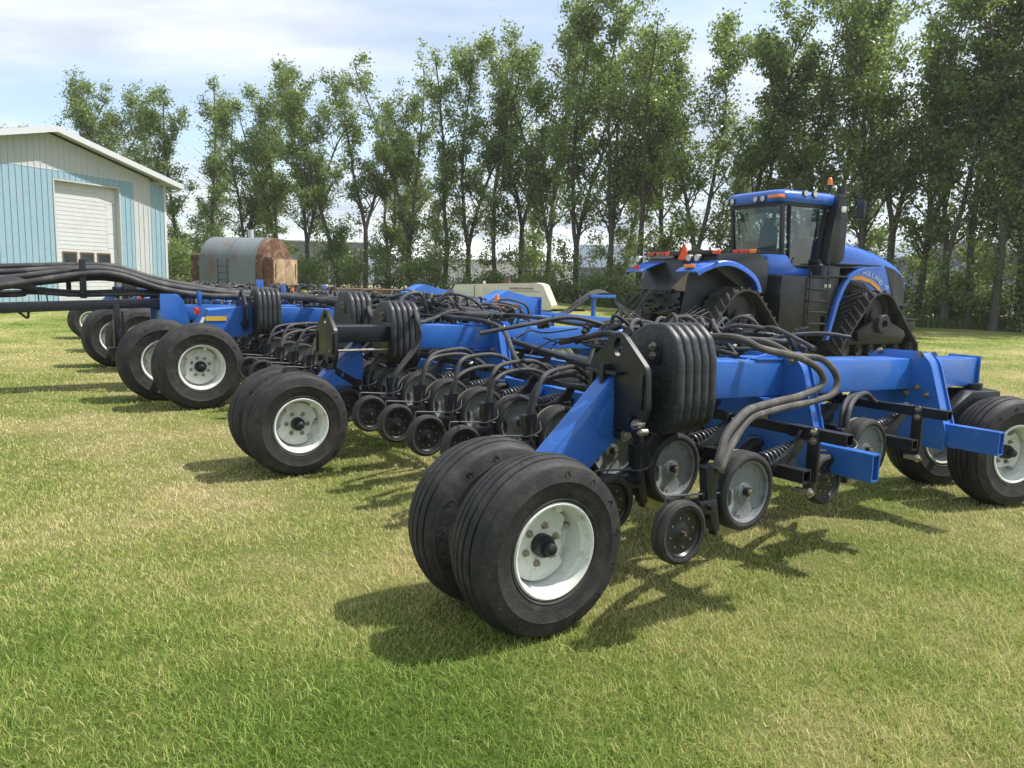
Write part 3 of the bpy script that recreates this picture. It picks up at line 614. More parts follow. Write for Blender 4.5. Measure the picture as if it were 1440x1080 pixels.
for o, rk, k, u0, wv in ops:
    if rk == 0 and k == 0:   # the long near pair, looping out past the beam
        # points in seeder axes, converted to opener axes
        A_ = [(1.15, .75, 1.30), (1.30, .10, 1.40), (1.55, .02, 1.33), (1.85, -.02, 1.27), (2.06, -.02, 1.18), (2.08, -.02, 1.09), (1.86, -.03, 1.045), (1.60, -.08, 1.04), (1.28, -.18, 1.045), (1.02, -.3, 1.05), (.82, -.36, .97), (.73, -.4, .87), (.715, -.4, .82)]
        B_ = [(1.5, .95, 1.27), (1.72, .25, 1.36), (1.98, .12, 1.27), (2.16, .04, 1.245), (2.30, .02, 1.13), (2.24, .0, 1.03), (2.0, -.02, 1.0), (1.68, -.08, 1.0), (1.38, -.15, 1.0), (1.1, -.26, 1.0), (.9, -.33, .91), (.79, -.37, .83), (.77, -.37, .79)]
        hose_pair([[Vector(p) - Vector((u0, wv, .655)) for p in q] for q in (A_, B_)], .021, M_hose, o, .03)
        continue
    if rk and k > 2: continue
    s0 = Vector((-.275, .02, -.03)); dd = []
    for j in (0, 1):
        q = .035 * j; jx = rnd.uniform(-.05, .05); hgt = rnd.uniform(.12, .24) if rk == 0 else rnd.uniform(.08, .16)
        tall = rk == 0 and 3.0 < wv < 4.2
        if tall: P = [s0 + Vector((0, q, 0)), s0 + Vector((.02, q, .2)), Vector((.02 + jx, .06 + q, .45)), Vector((-.02 + q, .08 + q, .66)), Vector((.06, .25 + q, .72)), Vector((.3, .6 + q, .60)), Vector((.8, 1.0, .66))]
        else: P = [s0 + Vector((0, q, 0)), s0 + Vector((.01, q, .13)), s0 + Vector((.03, .01 + q, .24)), Vector((-.16 + jx * .5, .06 + q, .16 + hgt)), Vector((.02 + jx, .12 + q, .20 + hgt)), Vector((.24 + q, .2 + q, .19 + hgt)), Vector((.45, .28 + jx, .12 + hgt * .9)), Vector((.62, .34, .20))]
        dd.append(P)
    hose_pair(dd, .0165, M_bhose if rnd.random() < .8 else M_hose, o, .015)
    b = MB(); b.tube([(-.34, .06, .03), (-.33, -.04, .04), (-.24, -.05, .07), (-.17, .05, .11)], .004, 5, 3); b.build('hose_clip', M_spring, o)
# --- manifolds and hose clutter above the frame
def manifold(u, wv, z, seed, n=9):
    r_ = random.Random(seed); e = part_empty('seed_manifold', seeder, (u, wv, z))
    b = MB(); b.tube([(.42 * math.cos(t_ * .52), .5 * math.sin(t_ * .52), -.06) for t_ in range(13)], .014, 8, 3); b.cyl((0, 0, -.3), (0, 0, .02), .05, 14).cyl((0, 0, .02), (0, 0, .07), .11, 18).cyl((0, 0, .07), (0, 0, .10), .11, 18, .04)
    for i in range(16):
        p = Vector((r_.uniform(-.55, .55), r_.uniform(-.6, .6), r_.uniform(-.12, .08))); d = Vector((r_.uniform(-1, 1), r_.uniform(-1, 1), r_.uniform(-.6, .6))).normalized()
        b.cyl(p, p + d * r_.uniform(.06, .13), .024, 10).cyl(p + d * .01, p + d * .03, .031, 10).cyl(p + d * .05, p + d * .065, .031, 10)
        if i % 4 == 0: b.box(p - Vector((.03, .02, .03)), p + Vector((.05, .03, .04)), .008)
    mb_ = b
    h1 = MB(); h2 = MB(); h3 = MB()
    for i in range(n):
        a = 2 * math.pi * i / n + r_.uniform(-.3, .3); R_ = r_.uniform(.35, .8); zz = r_.uniform(.0, .12)
        P = [(.1 * math.cos(a), .1 * math.sin(a), .045), (.25 * math.cos(a), .25 * math.sin(a), .06 + zz), (R_ * .8 * math.cos(a), R_ * .8 * math.sin(a), .02 + zz * .6), (R_ * math.cos(a + .3), R_ * math.sin(a + .3), -.2)]
        (h1 if i % 2 else h2).tube(P, .0145, 8, 8, .02)
    for i in range(5):
        p = Vector((r_.uniform(-.7, .7), r_.uniform(-.7, .7), r_.uniform(-.08, .08))); d = Vector((r_.uniform(-1, 1), r_.uniform(-1, 1), 0)).normalized() * r_.uniform(.25, .5)
        (h1 if i % 2 else h2).tube([p - d, p - d * .4 + Vector((0, 0, r_.uniform(0, .06))), p + d * .3, p + d + Vector((0, 0, -.06))], .022 if i < 2 else .015, 10, 6)
    for i in range(9):
        p = Vector((r_.uniform(-.5, .5), r_.uniform(-.5, .5), r_.uniform(-.12, .08))); pts = [p]
        for _ in range(4): pts.append(pts[-1] + Vector((r_.uniform(-.2, .2), r_.uniform(-.2, .2), r_.uniform(-.08, .08))))
        h3.tube(pts, .006, 5, 5)
    h1.build('seed_hose', M_hose, e); h2.build('seed_hose', M_bhose, e); mb_.merge(h3, 0).build('manifold_body', M_black, e)
MF = [(1.75, 1.15, 1.3), (2.6, 1.35, 1.28), (1.8, 4.5, 1.36), (2.5, 4.9, 1.3), (3.2, 5.6, 1.28), (2.2, 8.2, 1.28), (3.2, 8.4, 1.3), (4.2, 8.0, 1.26), (2.6, 9.5, 1.32), (1.5, 10.0, 1.22), (3.4, 10.3, 1.26), (2.2, 12.3, 1.28), (3.1, 12.8, 1.3), (2.2, 15.8, 1.3), (3.0, 16.2, 1.3), (1.6, 13.6, 1.3)]
for i, q in enumerate(MF): manifold(*q, 40 + i)
# hydraulic cylinders and long hoses between the sections
MB().cyl((2.0, 3.2, 1.10), (1.75, 2.0, 1.06), .028, 14).cyl((1.75, 2.0, 1.06), (1.55, 1.1, 1.03), .05, 16).bolt((2.0, 3.2, 1.1), (-1, 0, 0), .03).box((1.45, .72, .98), (1.63, 1.12, 1.09), .006).build('fold_cylinder', M_black, seeder)
for i, pts in enumerate([[(2.5, 4.7, 1.25), (2.6, 4.0, 1.30), (2.6, 2.9, 1.27), (2.5, 2.0, 1.3), (2.2, 1.3, 1.28), (1.7, .75, 1.12)], [(1.7, 4.0, 1.3), (1.9, 3.3, 1.24), (1.6, 2.5, .98), (1.5, 1.7, .90), (1.6, .9, 1.0)], [(2.3, 7.4, 1.25), (2.7, 6.6, 1.35), (2.8, 5.4, 1.3), (2.5, 4.5, 1.2)], [(3.0, 9.2, 1.3), (3.6, 8.0, 1.42), (3.4, 6.8, 1.3), (3.0, 6.0, 1.2)]]):
    MB().tube(pts, .022, 10, 8).build('hydraulic_hose', M_bhose, seeder)
# --- centre frame: tail, peaked frame boxes, drawbar to the tractor
b = MB().prism(rpoly([(-.10, .86), (-.10, 1.36), (.12, 1.36), (.2, 1.28), (.3, .86)], .02), (0, 8.7, 0), (1, 0, 0), (0, 0, 1), .05, .005).prism(rpoly([(-.10, .86), (-.10, 1.36), (.12, 1.36), (.2, 1.28), (.3, .86)], .02), (0, 9.45, 0), (1, 0, 0), (0, 0, 1), .05, .005)
b.box((-.05, 8.72, .95), (.1, 9.43, 1.12), .01).box((.1, 8.9, .98), (6.2, 9.2, 1.2), .02).box((1.2, 7.3, 1.0), (1.4, 11.4, 1.2), .015).box((4.4, 7.3, .98), (4.6, 11.4, 1.18), .015); b.build('centre_frame', M_blue, seeder)
for (yc, u0, dz) in ((7.75, 4.15, 0), (10.9, 4.3, .04)):
    b = MB().prism([(u0 - .15, 1.12 + dz), (u0 + .75, 1.50 + dz), (u0 + 1.4, 1.36 + dz), (u0 + 1.4, 1.02 + dz), (u0 - .15, 1.02 + dz)], (0, yc, 0), (1, 0, 0), (0, 0, 1), .36, .01)
    b.box((u0 + 1.4, yc - .22, 1.0 + dz), (u0 + 1.42, yc + .22, 1.40 + dz), .003); b.build('peaked_frame_box', M_blue, seeder)
    MB().box((u0 + .55, yc - .188, 1.2 + dz), (u0 + .95, yc - .183, 1.27 + dz)).build('yellow_reflector', M_yel, seeder)
e = part_empty('warning_lamp', seeder, (4.55, 7.35, 1.30))
MB().cyl((0, 0, .02), (0, 0, .13), .045, 16, .035).build('amber_lens', M_amber, e); MB().box((-.12, -.04, -.07), (.1, .04, .02), .008).cyl((0, 0, .0), (0, 0, .03), .03, 12).build('lamp_bracket', M_black, e); MB().box((-.02, -.05, -.06), (.09, -.041, .0), .005).build('red_lens', M_red, e)
e = part_empty('warning_lamp', seeder, (3.0, 12.4, 1.32)); MB().cyl((0, 0, .0), (0, 0, .1), .04, 14, .03).build('amber_lens', M_amber, e)
e = part_empty('round_reflector', seeder, (.62, 9.9, 1.2)); MB().cyl((-.0, 0, .18), (-.02, 0, .18), .062, 20).tilt(lambda x, y, z: (x, y, (z - .18) * 1.25 + .22)).build('red_lens', M_red, e); MB().cyl((.01, 0, .2), (.03, 0, .2), .06, 18).cyl((.02, 0, 0), (.02, 0, .2), .012, 8).build('reflector_stand', M_rim, e)
for i, (u, wv, h_) in enumerate(((.4, 8.7, .2), (2.2, 11.8, .35), (1.9, 9.6, .3), (3.2, 11.2, .28), (2.6, 13.4, .34))): MB().box((u, wv, 1.2), (u + .05, wv + .09, 1.2 + h_), .004).build('upright_bracket', M_blue, seeder)
for s in (-1, 1): MB().bar((6.0, 9.05 + s * .1, 1.05), (11.3, 9.1, .62), .12, .2, bev=.01).build('drawbar', M_blue, seeder)
b = MB().bar((8.0, 9.05, .9), (8.0, 9.05, 1.38), .07, .07, up=(1, 0, 0), bev=.005).box((7.85, 8.95, 1.36), (8.5, 9.15, 1.42), .005); b.build('hose_post', M_blue, seeder)
b = MB()
for i in range(6): j_ = rnd.uniform(-.06, .06); b.tube([(6.4, 9.0 + .05 * i, 1.02), (7.2 + j_, 8.95 + .05 * i, 1.04), (7.65 + j_, 9.0 + .02 * i, 1.24 + .02 * i), (8.0, 9.0 + .02 * i, 1.43 + .012 * i), (8.35, 9.0 + .02 * i, 1.44 + .008 * i), (8.62 + j_, 9.0, 1.22), (8.85 + .07 * i, 8.9, .9 + j_), (9.8, 8.8 + .04 * i, .7 + j_), (10.9, 8.6 + .12 * i, 1.1 + .04 * (i % 4))], .015, 7, 6)
b.build('hydraulic_hose_bundle', M_bhose, seeder)
for (y0_, y1_) in ((10.9, 14.2), (7.2, 8.6), (3.6, 6.6)):   # primary air hoses lying across the frame
    b = MB()
    for i in range(2): b.tube([(1.3 + .1 * i, 9.1, 1.36), (1.6 + .1 * i, (y0_ + 9.1) / 2, 1.34 + .02 * i), (2.0 + .12 * i, y0_, 1.3), (2.3 + .1 * i, (y0_ + y1_) / 2, 1.33), (2.5, y1_, 1.25)], .04, 12, 8)
    b.build('air_hose', M_bhose, seeder)
# ------------------------------------------------------------------ tongue of the air cart, behind the seeder
E_ = Matrix.Translation((.17, 3.5, 0)) @ Matrix.Rotation(R(DA), 4, 'Z')
tongue = thing('cart_tongue', 'long black steel cart tongue with jack, reaching in from the left behind the blue seeder', 'tongue', E_ @ Vector((-1, 9.1, 0)), R(DA))
MB().bar((1.25, 0, 1.235), (-6, 0, .93), .12, .125, bev=.006).bar((1.25, .28, 1.225), (-6, 1.2, .93), .1, .12, bev=.006).box((1.0, -.06, 1.16), (1.3, .30, 1.28), .008).cyl((1.22, -.1, 1.15), (1.22, -.1, 1.36), .02, 10).build('tongue_beam', M_black, tongue)
MB().box((-.02, -.05, 1.28), (.06, .0, 1.80), .004).box((-.14, .42, 1.28), (-.08, .47, 1.79), .004).box((-.02, -.05, 1.30), (.05, .45, 1.35), .004).box((-1.5, -.05, 1.1), (-1.3, .0, 1.5), .004).box((-1.5, -.05, 1.36), (-1.44, .9, 1.40), .004).build('hose_rack', M_black, tongue)
b = MB().box((.36, -.10, .62), (.44, -.02, 1.2), .005).box((.40, -.11, .52), (.46, -.03, .86), .005).box((.28, -.1, .56), (.46, .0, .61), .004).cyl((.48, -.02, .55), (.48, -.02, 1.1), .012, 8); b.build('parking_jack', M_black, tongue)
MB().tube([(-.78, -.02, 1.15), (-.68, -.02, 1.05), (-.63, -.02, 1.02), (-.62, -.02, 1.12)], .016, 8, 3).tube([(-.5, -.03, 1.24), (-.5, -.03, 1.42), (-.42, -.03, 1.42), (-.40, -.03, 1.24)], .01, 6, 1).build('hose_hook', M_black, tongue)
airh = thing('air_supply_hoses', 'bundle of thick grey rubber air hoses lying over the black cart tongue', 'hoses', E_ @ Vector((-1, 9.1, 0)), R(DA), None)
H0 = [(-6, -4.5, -2.0, -.95, 0, .45, 1.0, 1.6, 2.1, 2.7)]
for i, (yo, zs) in enumerate([(-.03, (1.36, 1.36, 1.38, 1.43, 1.60, 1.60, 1.42, 1.33, 1.32, 1.30)), (.05, (1.45, 1.45, 1.48, 1.52, 1.66, 1.65, 1.48, 1.40, 1.36, 1.34)), (.14, (1.54, 1.54, 1.56, 1.60, 1.68, 1.66, 1.50, 1.40, 1.38, 1.36)), (.22, (1.38, 1.38, 1.39, 1.42, 1.54, 1.54, 1.41, 1.34, 1.31, 1.30)), (.31, (1.60, 1.60, 1.63, 1.67, 1.72, 1.71, 1.55, 1.44, 1.38, 1.34)), (.39, (1.47, 1.47, 1.48, 1.52, 1.62, 1.62, 1.46, 1.40, 1.34, 1.3))]):
    MB().tube([(u, yo + .03 * math.sin(u * 1.7 + i), z) for u, z in zip(H0[0], zs)], .042, 14, 8).build('air_hose', M_bhose, airh)
for i, (yo, z) in enumerate(((.05, 1.32), (.15, 1.36), (.2, 1.31), (.3, 1.34))):
    MB().tube([(-6, yo, z), (-1.2, yo + .05, z - .02), (-.6, yo, z + .03), (0, yo, z), (.7, yo, z + .02), (1.6, yo, 1.3), (2.4, yo, 1.28)], .024, 10, 8).build('small_hose', M_bhose, airh)
b = MB().tube([(-1.2, .0, 1.36), (-1.0, -.03, 1.42), (-.8, .0, 1.47), (-.62, -.02, 1.44), (-.5, .0, 1.36)], lambda t: .03 + .05 * math.sin(math.pi * t), 9, 5); b.build('cloth_wrap', M_glassdark, airh)
# ------------------------------------------------------------------ tracked tractor, local axes: x forward, y left, z up
tractor = thing('tractor', 'large blue articulated tractor on four black rubber tracks with cab and orange warning triangle', 'tractor', (6.66, 19.53, 0), R(26))
def track_path(ap=(0, 1.025), r=.575, rb=.21, x0=-1.12, x1=1.22):
    # closed outline: apex arc, front lower arc, bottom, rear lower arc (tangent joined)
    cs = [(ap[0], ap[1], r), (x1, rb, rb), (x0, rb, rb)]; out = []
    def tang(c1, c2):   # external tangent on the outer (left of travel) side, clockwise path
        dx, dz = c2[0] - c1[0], c2[1] - c1[1]; d = math.hypot(dx, dz); a = math.atan2(dz, dx); b = math.acos((c1[2] - c2[2]) / d); return a + b
    order = cs
    for i in range(3):
        c = order[i]; p = order[i - 1]; nx = order[(i + 1) % 3]
        a0 = tang(p, c); a1 = tang(c, nx)
        while a1 > a0: a1 -= 2 * math.pi
        n = 14 if i == 0 else 8
        out += [(c[0] + c[2] * math.cos(a0 + (a1 - a0) * k / n), c[1] + c[2] * math.sin(a0 + (a1 - a0) * k / n)) for k in range(n + 1)]
    P = out + [out[0]]; res = []; seg = .055
    for a, b in zip(P, P[1:]):
        L_ = math.hypot(b[0] - a[0], b[1] - a[1]); n = max(1, int(L_ / seg))
        for k in range(n): res.append((a[0] + (b[0] - a[0]) * k / n, a[1] + (b[1] - a[1]) * k / n))
    return res
TP = track_path()
def at_len(s_):
    s_ = s_ % TL; i = min(int(np.searchsorted(CL, s_, side='right')) - 1, len(TP) - 1); a = TP[i]; b = TP[(i + 1) % len(TP)]; f = (s_ - CL[i]) / max(1e-6, CL[i + 1] - CL[i])
    dx, dz = b[0] - a[0], b[1] - a[1]; l_ = math.hypot(dx, dz) or 1; return (a[0] + dx * f, a[1] + dz * f), (-dz / l_, dx / l_)
CL = [0]
for a, b in zip(TP, TP[1:] + TP[:1]): CL.append(CL[-1] + math.hypot(b[0] - a[0], b[1] - a[1]))
CL = np.array(CL); TL = CL[-1]
W2 = .38
belt = MB(); n = len(TP); vs = []
for i, p in enumerate(TP):
    a, b = TP[i - 1], TP[(i + 1) % n]; t = Vector((b[0] - a[0], b[1] - a[1])).normalized(); nx, nz = -t.y, t.x
    for (yy, o) in ((-W2, .0), (W2, .0), (W2, -.045), (-W2, -.045)): vs.append((p[0] + nx * o, yy, p[1] + nz * o))
belt.add(vs, [(i * 4 + k, i * 4 + (k + 1) % 4, ((i + 1) % n) * 4 + (k + 1) % 4, ((i + 1) % n) * 4 + k) for i in range(n) for k in range(4)])
NL = 34
for i in range(NL):      # chevron lugs, staggered left and right
    for sd_ in (-1, 1):
        s0 = TL * (i + (.5 if sd_ > 0 else 0)) / NL; pts = []
        for k in range(5):
            f = k / 4; yy = sd_ * (.01 + f * (W2 - .015)); s_ = s0 - f * .26
            (px, pz), (nx, nz) = at_len(s_)
            for (ds, oo) in ((-.032, 0), (-.02, .052), (.02, .052), (.032, 0)):
                (qx, qz), (mx_, mz) = at_len(s_ + ds); pts.append((qx + mx_ * oo, yy, qz + mz * oo))
        belt.add(pts, [(k * 4 + j, k * 4 + j + 1, (k + 1) * 4 + j + 1, (k + 1) * 4 + j) for k in range(4) for j in range(3)] + [(0, 1, 2, 3), (19, 18, 17, 16)])
M_track = mat('track_rubber', (.032, .031, .031), .7, var=.2, vscale=4, dirt=(.07, .069, .068), dscale=4, dlo=.45, dhi=.8, bump=.2, bscale=50)
tk0 = None
def track(x, y, flip):
    global tk0
    if tk0 is None:
        e = part_empty('track_unit', tractor, (x, y, 0)); belt.build('track_belt', M_track, e, 40)
        b = MB()
        # drive wheel with open rim, frame, hub, rollers
        b.lathe([(.44, -.26), (.44, -.18), (.40, -.18), (.38, -.2)], (0, 0, 1.10), n=36).lathe([(.0, -.12), (.36, -.12), (.43, -.2)], (0, 0, 1.10), n=36)
        b.prism(rpoly([(-.72, .40), (.80, .40), (.92, .52), (.86, .66), (.30, .88), (-.25, .88), (-.80, .62)], .05), (0, -.30, 0), (1, 0, 0), (0, 0, 1), .12, .012)
        b.box((-.95, -.22, .30), (1.05, .22, .48), .03); b.prism([(p[0] * .93, .05 + p[1] * .93) for p in TP[::3]], (0, .05, 0), (1, 0, 0), (0, 0, 1), .03)
        b.build('track_frame', M_black, e, 40)
        h = MB().lathe([(.08, -.43), (.10, -.47), (.21, -.47), (.225, -.455), (.225, -.34)], (0, 0, .83), n=30).lathe([(.085, -.465), (.08, -.36), (.0, -.36)], (0, 0, .83), n=20)
        h.build('track_hub', M_glassdark, e, 40)
        q = MB()
        for (cx, r_) in ((-1.12, .165), (1.22, .165)): q.lathe([(.0, -.30), (.06, -.31), (.07, -.27), (.13, -.29), (r_, -.30), (r_, -.10), (r_, .3)], (cx, 0, .21), n=24)
        for cx in (-.62, -.2, .25, .70): q.lathe([(.0, -.28), (.05, -.30), (.06, -.26), (.11, -.28), (.13, -.29), (.13, .29)], (cx, 0, .18), n=20)
        q.build('track_rollers', M_black, e, 40)
        bb = MB()
        for i in range(20): a = 2 * math.pi * i / 20; bb.bolt((.33 * math.cos(a), -.12, 1.1 + .33 * math.sin(a)), (0, -1, 0), .012, .02)
        bb.build('drive_bolts', M_black, e, 40); tk0 = e; o = e
    else: o = dup(tk0, tractor); o.location = (x, y, 0)
    o.rotation_euler = (0, 0, math.pi if flip else 0)
track(1.95, -1.14, False); track(-2.42, -1.14, False); track(1.95, 1.14, True); track(-2.42, 1.14, True)
# chassis
b = MB().box((-3.1, -.55, .75), (-1.0, .55, 1.55), .04).box((-.9, -.62, .7), (3.6, .62, 1.5), .04).box((-1.1, -.35, .8), (-.8, .35, 1.5), .03).cyl((-2.42, -1.3, 1.0), (-2.42, 1.3, 1.0), .16, 18).cyl((1.95, -1.3, 1.0), (1.95, 1.3, 1.0), .16, 18)
b.box((3.55, -.5, .55), (4.15, .5, 1.0), .03).box((-4.1, -.12, .55), (-3.0, .12, .68), .02); b.build('chassis', M_black, tractor)
# rear body: sloping black housing
b = MB().prism(rpoly([(-3.35, 1.48), (-3.05, 2.28), (-2.75, 2.42), (-1.3, 2.42), (-1.0, 2.2), (-1.0, 1.5)], .06), (0, 0.35, 0), (1, 0, 0), (0, 0, 1), 1.9, .03)
b.build('rear_housing', M_black, tractor)
M_tank = mat('grey_black_panel', (.022, .024, .027), .5, var=.15)
MB().prism(rpoly([(-3.0, 2.05), (-2.95, 2.40), (-1.75, 2.40), (-1.45, 2.25), (-1.45, 1.5), (-2.0, 1.5)], .08), (0, -.86, 0), (1, 0, 0), (0, 0, 1), .45, .03).build('fuel_tank', M_tank, tractor)
MB().prism(rpoly([(-3.62, .85), (-3.45, 1.9), (-3.2, 2.1), (-2.2, 2.05), (-1.5, 1.7), (-1.5, 1.5), (-2.4, 1.6), (-3.0, 1.4), (-3.2, .85)], .04), (0, -.72, 0), (1, 0, 0), (0, 0, 1), .03, .004).box((-3.63, -.74, .86), (-3.1, -.44, .90), .003).build('mud_flap', M_tank, tractor)
MB().prism([(-3.36, 1.5), (-3.2, 1.95), (-3.3, 1.5)], (0, -.62, 0), (1, 0, 0), (0, 0, 1), .1).prism([(.1, 1.52), (-.66, 1.52), (-.66, 2.0)], (-3.34, 0, 0), (0, 1, 0), (0, 0, 1), .01).build('tan_panel', mat('tan_dust', (.26, .2, .14), .8), tractor)
def fender(pts, y0, y1, th, m, name, lip=.06):
    b = MB()
    for (a, c) in zip(pts, pts[1:]):
        pass
    n = len(pts); vs = []
    nor = []
    for i in range(n):
        a = Vector(pts[max(0, i - 1)]); c = Vector(pts[min(n - 1, i + 1)]); t = (c - a).normalized(); nor.append((-t.y, t.x))
    for i, p in enumerate(pts):
        nx, nz = nor[i]
        if nz < 0 and False: nx, nz = -nx, -nz
        for (yy, o) in ((y0, -lip), (y0, .0), (y0 + (.03 if y1 > y0 else -.03), th), (y1, th), (y1, .0), (y0 + (.02 if y1 > y0 else -.02), -.005)): vs.append((p[0] + nx * o, yy, p[1] + nz * o))
    b.add(vs, [(i * 6 + k, i * 6 + (k + 1) % 6, (i + 1) * 6 + (k + 1) % 6, (i + 1) * 6 + k) for i in range(n - 1) for k in range(6)] + [tuple(range(6)), tuple(range(n * 6 - 1, n * 6 - 7, -1))])
    return b.build(name, m, tractor, 50)
def smooth2(p, k=5):
    out = []; E = [p[0]] + p + [p[-1]]
    for i in range(1, len(E) - 2):
        p0, p1, p2, p3 = [Vector(q) for q in E[i - 1:i + 3]]
        for j in range(k):
            t = j / k; q = .5 * ((2 * p1) + (p2 - p0) * t + (2 * p0 - 5 * p1 + 4 * p2 - p3) * t * t + (3 * p1 - p0 - 3 * p2 + p3) * t ** 3); out.append((q.x, q.y))
    return out + [p[-1]]
rf = smooth2([(-3.72, 1.93), (-3.55, 2.03), (-3.1, 2.17), (-2.7, 2.17), (-2.3, 2.03), (-2.0, 1.82), (-1.86, 1.55)])
fender(rf, -1.36, -.62, .03, M_tblue, 'rear_fender', .09); fender(rf, 1.36, .62, .03, M_tblue, 'rear_fender', .09)
ff = smooth2([(.22, .45), (.36, .95), (.52, 1.45), (.78, 1.9), (1.15, 2.13), (1.6, 2.2), (1.8, 2.2)])
fender(ff, -1.40, -1.28, .02, M_tblue, 'front_fender', .09); fender(ff, 1.40, 1.28, .02, M_tblue, 'front_fender', .09)
b = MB(); ffb = [(p[0] - .06, p[1] - .02) for p in ff]
b.prism(ffb + [(1.8, 2.14)] + [(p[0] + .07, p[1] - .05) for p in ff[::-1]], (0, -1.0, 0), (1, 0, 0), (0, 0, 1), .62, 0); b.build('inner_fender', M_black, tractor)
# side of cab base: black tool box, blue sill, ladder, platform
MB().box((-1.35, -1.42, .62), (-.02, -.62, 1.93), .03).box((-1.0, -.9, .9), (.6, .9, 2.05), .04).build('side_box', M_black, tractor)
b = MB(); sill = rpoly([(-1.35, 2.42), (-.75, 2.42), (-.5, 2.12), (.35, 2.09), (.35, 1.96), (-1.35, 1.96)], .06)
b.prism(sill, (0, -.0, 0), (1, 0, 0), (0, 0, 1), 1.86, .03); b.build('cab_sill', M_tblue, tractor)
b = MB()
for xx in (-.52, .06): b.tube([(xx, -1.47, .50), (xx, -1.47, 1.4), (xx, -1.47, 1.95), (xx, -1.47, 2.05)], .018, 8, 2)
for z in (.56, .83, 1.1, 1.37, 1.64): b.box((-.52, -1.50, z - .012), (.06, -1.36, z + .012), .003)
b.box((-.52, -1.5, 1.92), (.06, -1.2, 1.95), .003); b.build('ladder', M_black, tractor)
M_worn = mat('worn_step', (.12, .11, .1), .6, var=.3, vscale=30)
b = MB()
for z in (.56, .83, 1.1, 1.37, 1.64): b.box((-.49, -1.505, z + .012), (.03, -1.40, z + .018))
b.build('step_tread', M_worn, tractor)
MB().box((.0, -1.42, 1.93), (.8, -.62, 1.97), .01).box((.35, -1.38, 2.23), (1.9, -.62, 2.26), .005).box((-.0, -1.3, 1.0), (.62, -.62, 2.2), .03).tube([(.1, -1.4, 1.95), (.1, -1.42, 2.35), (.16, -1.42, 2.38)], .014, 8, 2).build('platform', M_black, tractor)
MB().box((.12, -1.31, 1.68), (.34, -1.303, 1.76), .002).build('side_lamp', M_lamp, tractor)
# cab
cx0, cx1, cy = -.92, .80, .84
def quadprism(mb, lo, hi): mb.add(lo + hi, [(0, 1, 2, 3), (7, 6, 5, 4)] + [(i, i + 4, (i + 1) % 4 + 4, (i + 1) % 4) for i in range(4)])
b = MB()
for sy in (-1, 1):
    b.bar((-.80, sy * cy * .96, 2.38), (-.92, sy * cy, 3.62), .09, .09, up=(1, 0, 0), bev=.01)
    b.bar((.26, sy * cy, 2.02), (.50, sy * cy, 3.66), .07, .09, up=(0, 1, 0), bev=.01)
    b.bar((.95, sy * .62, 2.3), (.80, sy * .72, 3.7), .07, .07, up=(1, 0, 0), bev=.01)
    b.box((-.92, sy * cy - .05, 3.56), (.8, sy * cy + .05, 3.68), .01)
    b.bar((-.7, sy * cy, 2.12), (.28, sy * cy, 2.06), .06, .09, bev=.01)
b.box((-.97, -.82, 3.55), (-.87, .82, 3.66), .01).box((-.85, -.8, 2.40), (-.78, .8, 2.52), .01).box((.75, -.7, 2.2), (.9, .7, 2.34), .01)
b.bar((-.62, -cy - .02, 2.12), (-.70, -cy - .02, 3.6), .03, .07, up=(0, 1, 0)); b.build('cab_frame', M_black, tractor)
g = MB()
g.add([(-.82, -.78, 2.5), (-.82, .78, 2.5), (-.93, .80, 3.57), (-.93, -.80, 3.57)], [(0, 1, 2, 3)])
for sy in (-1, 1):
    g.add([(-.78, sy * cy, 2.14), (.26, sy * cy, 2.10), (.47, sy * cy, 3.6), (-.90, sy * cy, 3.6)], [(0, 1, 2, 3)]); g.add([(.30, sy * cy, 2.2), (.93, sy * .66, 2.35), (.80, sy * .74, 3.6), (.52, sy * cy, 3.6)], [(0, 1, 2, 3)])
g.add([(.93, -.62, 2.35), (.93, .62, 2.35), (.80, .7, 3.62), (.80, -.7, 3.62)], [(0, 1, 2, 3)])
g.build('cab_window', M_glass, tractor, 0)
rb = bmesh.new()
rl = rpoly([(-1.15, -.80), (-1.0, -.98), (.75, -.95), (.98, -.75), (.98, .75), (.75, .95), (-1.0, .98), (-1.15, .80)], .12, 3)
def ring(s_, z, dx=0): return [(p[0] * s_ + dx, p[1] * s_, z) for p in rl]
b = MB(); rings = [ring(.97, 3.64), ring(1.0, 3.68), ring(1.0, 3.80), ring(.97, 3.87), ring(.86, 3.93), ring(.6, 3.97)]; k = len(rl)
b.add([p for r_ in rings for p in r_], [(i * k + j, i * k + (j + 1) % k, (i + 1) * k + (j + 1) % k, (i + 1) * k + j) for i in range(5) for j in range(k)] + [tuple(range(k))[::-1], tuple(range(5 * k, 6 * k))])
b.build('cab_roof', M_tblue, tractor, 45)
for (x, y) in ((-1.155, .78), (-1.155, .58), (-1.155, -.22), (-1.155, -.46)):
    e = part_empty('work_lamp', tractor, (x, y, 3.73)); MB().box((.02, -.09, -.07), (-.005, .09, .07), .01).cyl((.02, 0, 0), (-.02, 0, 0), .078, 16).build('lamp_housing', M_black, e); MB().cyl((-.02, 0, 0), (-.03, 0, 0), .065, 16).build('lamp_lens', M_lamp, e)
for x in (-.35, -.05):
    e = part_empty('work_lamp', tractor, (x, -.98, 3.86)); MB().cyl((0, .05, 0), (0, -.002, 0), .075, 16).cyl((0, .02, -.1), (0, .02, 0), .015, 8).build('lamp_housing', M_black, e); MB().cyl((0, 0, 0), (0, -.02, 0), .065, 16).build('lamp_lens', M_lamp, e)
MB().box((-1.165, -.96, 3.72), (-.95, -.62, 3.80), .01).build('roof_marker', M_amber, tractor)
